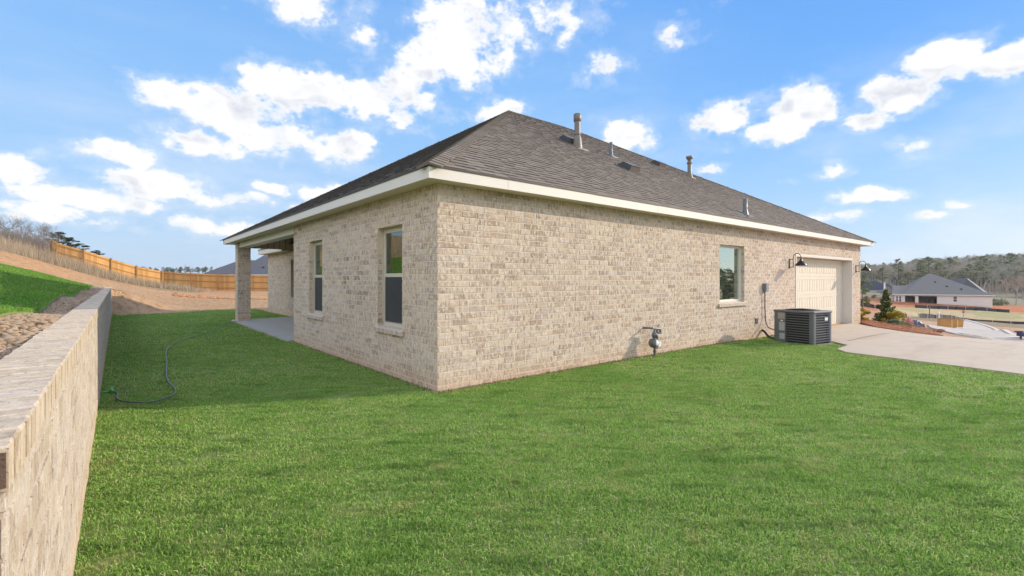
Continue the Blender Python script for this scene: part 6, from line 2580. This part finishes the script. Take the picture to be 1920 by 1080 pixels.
for i, (px_, Dp, sx, lab) in enumerate(((1731, 27, .42, 'black drain pipe piece lying past the pavers'), (1748, 29, .5, 'rust brown clump of soil at the road edge'))):
    p = ground_at(px_, Dp)
    if i == 0:
        t = thing('drain_pipe', lab, 'pipe', p, YAWR + .3)
        mb = MB()
        mb.tube([(-sx, 0, .09), (0, .04, .10), (sx, 0, .09)], .08, 10)
        mb.build('pipe_wall', M['rubber'], t)
    else:
        o = lumps('soil_heap', [(p[0] + rs.uniform(-.5, .5), p[1] + rs.uniform(-.4, .4), p[2] + .05) for _ in range(60)], [rs.uniform(.06, .2) for _ in range(60)], plain('rust_soil', (0.26, 0.13, 0.075), (0.18, 0.09, 0.055), 3, .95, bmp=.5), 91)
        tag(o, 'small heap of rust brown soil at the road edge left of the dumpster', 'soil heap')

# ------------------------------------------------------------------ trees round the far houses
near_pines = [pine_tree(12.0, 101, 1.3, .42, .40), pine_tree(12.0, 102, 1.3, .42, .30)]
near_bare = [bare_tree(11.0, 111, 5, .62), bare_tree(11.0, 112, 5, .62)]
FT = [
    ('pine', 1702, 172, 509, 0, 'dark bushy pine just behind the pale house, left of its roof peak', 2.0),
    ('pine', 1727, 200, 485, 1, 'tall pine with layered boughs behind the left slope of the pale roof', 1.1), ('pine', 1741, 205, 480, 0, 'tall umbrella topped pine breaking the skyline over the pale house', 1.0),
    ('pine', 1684, 215, 483, 1, 'flat topped pine on the skyline left of the umbrella pine', 1.0), ('pine', 1655, 190, 500, 0, 'bright green pine behind the low dark roofs', 1.4), ('pine', 1622, 165, 512, 1, 'green pine hugging the garage corner of the brick house', 1.2),
    ('pine', 1779, 230, 481, 0, 'rounded pine on the skyline right of the roof peak', 1.2), ('pine', 1843, 240, 477, 1, 'pine crown on the skyline above the cream gable', 1.2), ('pine', 1896, 235, 473, 0, 'highest reddish pine top near the right picture edge', 1.0),
    ('bare', 1868, 155, 525, 0, 'leafless brown tree beside the right end of the pale house', 1.0), ('bare', 1884, 160, 515, 1, 'leafless brown tree, taller and right of the first', 1.0), ('bare', 1905, 150, 505, 0, 'large leafless brown tree with a dark trunk near the picture edge', 1.0),
    ('bare', 1918, 165, 512, 1, 'leafless brown tree cut by the right picture edge', 1.0), ('bare', 1856, 175, 530, 1, 'small leafless brown tree under the cream gable', 1.0),
]
for (kind, px_, D_t, top, v, lab, wd_s) in FT:
    x, y, z = ground_at(px_, D_t)
    H = 1.5 + (523 - top - (3 if kind == 'pine' else 0)) * D_t / 892 - z
    data = (near_pines if kind == 'pine' else near_bare)[v]
    s = H / (12.0 if kind == 'pine' else 11.0)
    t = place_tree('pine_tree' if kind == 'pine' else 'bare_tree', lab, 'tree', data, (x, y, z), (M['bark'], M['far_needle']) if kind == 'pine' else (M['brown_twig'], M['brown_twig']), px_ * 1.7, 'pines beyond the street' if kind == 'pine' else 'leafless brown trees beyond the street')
    t.scale = (s * wd_s, s * wd_s, s)

# leafy bush right of the garage corner lamp
x, y, z = ground_at(1617, 95)
place_tree('broadleaf_tree', 'sunlit olive green tree right behind the brick garage corner', 'tree', leafy_tree(6.4, 121, 4.0, .36), (x, y, z), (M['bark'], M['far_leaf']))
x, y, z = ground_at(1870, 148)
place_tree('green_hedge', 'low dark green hedge right of the pale house', 'hedge', shrub(122, 2.0, 2.6, 40, .30), (x, y, z), (M['bark'], M['far_needle']))

# the wooded hill behind, one mass
rs = np.random.RandomState(131)
tm = [pine_tree(13.0, s, .9, .50, .45) for s in (141, 142, 143)]
bm_ = [bare_tree(12.0, s, 5, .8, thick=1.2) for s in (151, 152, 153, 154)]
lm = [leafy_tree(11.0, s, .5) for s in (161, 162)]
Vs, Fs, Ms = [], [], []
nv = 0
cnt = 0
spots = []
for i in range(1900):
    px_ = rs.uniform(1500, 2150)
    D_t = 185 + 260 * rs.rand() ** .8
    if px_ < 1690 and D_t < 205:
        continue
    x, y, _ = at(px_, 0, D_t)
    spots.append((x, y, D_t))
# woods on the street side out of the picture, seen mirrored in the side window
for i in range(110):
    a = R_(rs.uniform(102, 128))
    r = rs.uniform(80, 130)
    spots.append((8 + r * math.sin(a), r * math.cos(a), 100))
# far tree line on the left horizon
for i in range(120):
    px_ = rs.uniform(250, 640)
    x, y, _ = at(px_, 0, 480)
    spots.append((x, y, 480))
for (x, y, D_t) in spots:
    z = gz(x, y) - .3
    u = rs.rand()
    if D_t == 100:
        mi_ = 0 if rs.rand() < .5 else 4
        d_ = tm[rs.randint(3)] if mi_ == 0 else lm[rs.randint(2)]
    elif D_t == 480:
        d_ = tm[rs.randint(3)]
        mi_ = 0
    elif u < .30:
        d_ = tm[rs.randint(3)]
        mi_ = 0
    elif u < .93:
        d_ = bm_[rs.randint(4)]
        mi_ = 2
    else:
        d_ = lm[rs.randint(2)]
        mi_ = 4
    V, F, Mi_ = d_
    s = rs.uniform(.8, 1.15) * (1.20 if mi_ == 2 else 1.0) * (.62 if D_t == 480 else .72 if D_t == 100 else .68 if depth_lat(x, y)[1] / depth_lat(x, y)[0] < .84 else .88)
    a = rs.uniform(0, 6.28)
    c_, s_ = math.cos(a), math.sin(a)
    W = V * s * np.array([1.15, 1.15, 1])
    W = np.stack([W[:, 0] * c_ - W[:, 1] * s_ + x, W[:, 0] * s_ + W[:, 1] * c_ + y, W[:, 2] + z], 1)
    Vs.append(W)
    Fs.append(F + nv)
    if mi_ == 2:
        Ms.append(np.where(Mi_ >= 0, 2 + (rs.rand() < .3), 2))
    else:
        Ms.append(np.where(Mi_ == 0, 1, mi_))
    nv += len(W)
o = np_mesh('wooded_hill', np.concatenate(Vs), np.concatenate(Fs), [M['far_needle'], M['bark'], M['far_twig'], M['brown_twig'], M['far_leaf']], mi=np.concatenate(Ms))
tag(o, 'grey winter woods with scattered pines covering the far hill', 'woods', kind='stuff')

# lattice mast on the left horizon
p = ground_at(347, 400)
ms = thing('radio_mast', 'thin far lattice mast on the horizon left of the slate roof', 'mast', p, 0)
H = 1.5 + (523 - 497) * 400 / 892 - p[2]
mb = MB()
for a in range(3):
    t0 = a * 2.094
    mb.tube([(math.cos(t0) * 1.1, math.sin(t0) * 1.1, -1), (math.cos(t0) * .15, math.sin(t0) * .15, H)], .09, 4)
for k in range(9):
    z0, z1 = H * k / 9, H * (k + 1) / 9
    r0, r1 = 1.1 - .95 * k / 9, 1.1 - .95 * (k + 1) / 9
    for a in range(3):
        t0, t1 = a * 2.094, (a + 1) * 2.094
        mb.tube([(math.cos(t0) * r0, math.sin(t0) * r0, z0), (math.cos(t1) * r1, math.sin(t1) * r1, z1)], .05, 4)
mb.build('lattice', M['grey_metal'], ms)
mb = MB()
mb.tube([(0, 0, H - .2), (0, 0, H + 1.5)], .08, 5)
mb.build('aerial', M['grey_metal'], ms)

# ------------------------------------------------------------------ thin haze in the air
def build_haze():
    zmin, zmax = 1e9, -1e9
    for o in bpy.data.objects:
        if o.type != 'MESH':
            continue
        M4 = o.matrix_world
        q = o
        off = Vector((0, 0, 0))
        z0 = min(v[2] for v in o.bound_box)
        z1 = max(v[2] for v in o.bound_box)
        par = o
        dz, sc = 0.0, 1.0
        while par.parent is not None:
            par = par.parent
            dz += par.location.z
            sc *= par.scale.z
        zmin = min(zmin, z0 * sc + dz + (o.location.z if o.parent is None else 0))
        zmax = max(zmax, z1 * sc + dz)
    m = bpy.data.materials.new('haze_air')
    m.use_nodes = True
    T = NT(m.node_tree)
    out = T.n('ShaderNodeOutputMaterial')
    v = T.n('ShaderNodeVolumePrincipled')
    v.inputs['Color'].default_value = (0.93, 0.95, 1.0, 1)
    v.inputs['Density'].default_value = HAZE
    v.inputs['Anisotropy'].default_value = 0.2
    m.node_tree.links.new(v.outputs[0], out.inputs['Volume'])
    mb = MB()
    mb.box(-2300, 2700, -2300, 2700, zmin - 1, zmax + 2)
    o = mb.build('haze', m)
    tag(o, kind='stuff')
    return zmin, zmax


HAZE = 0.00016
build_haze()
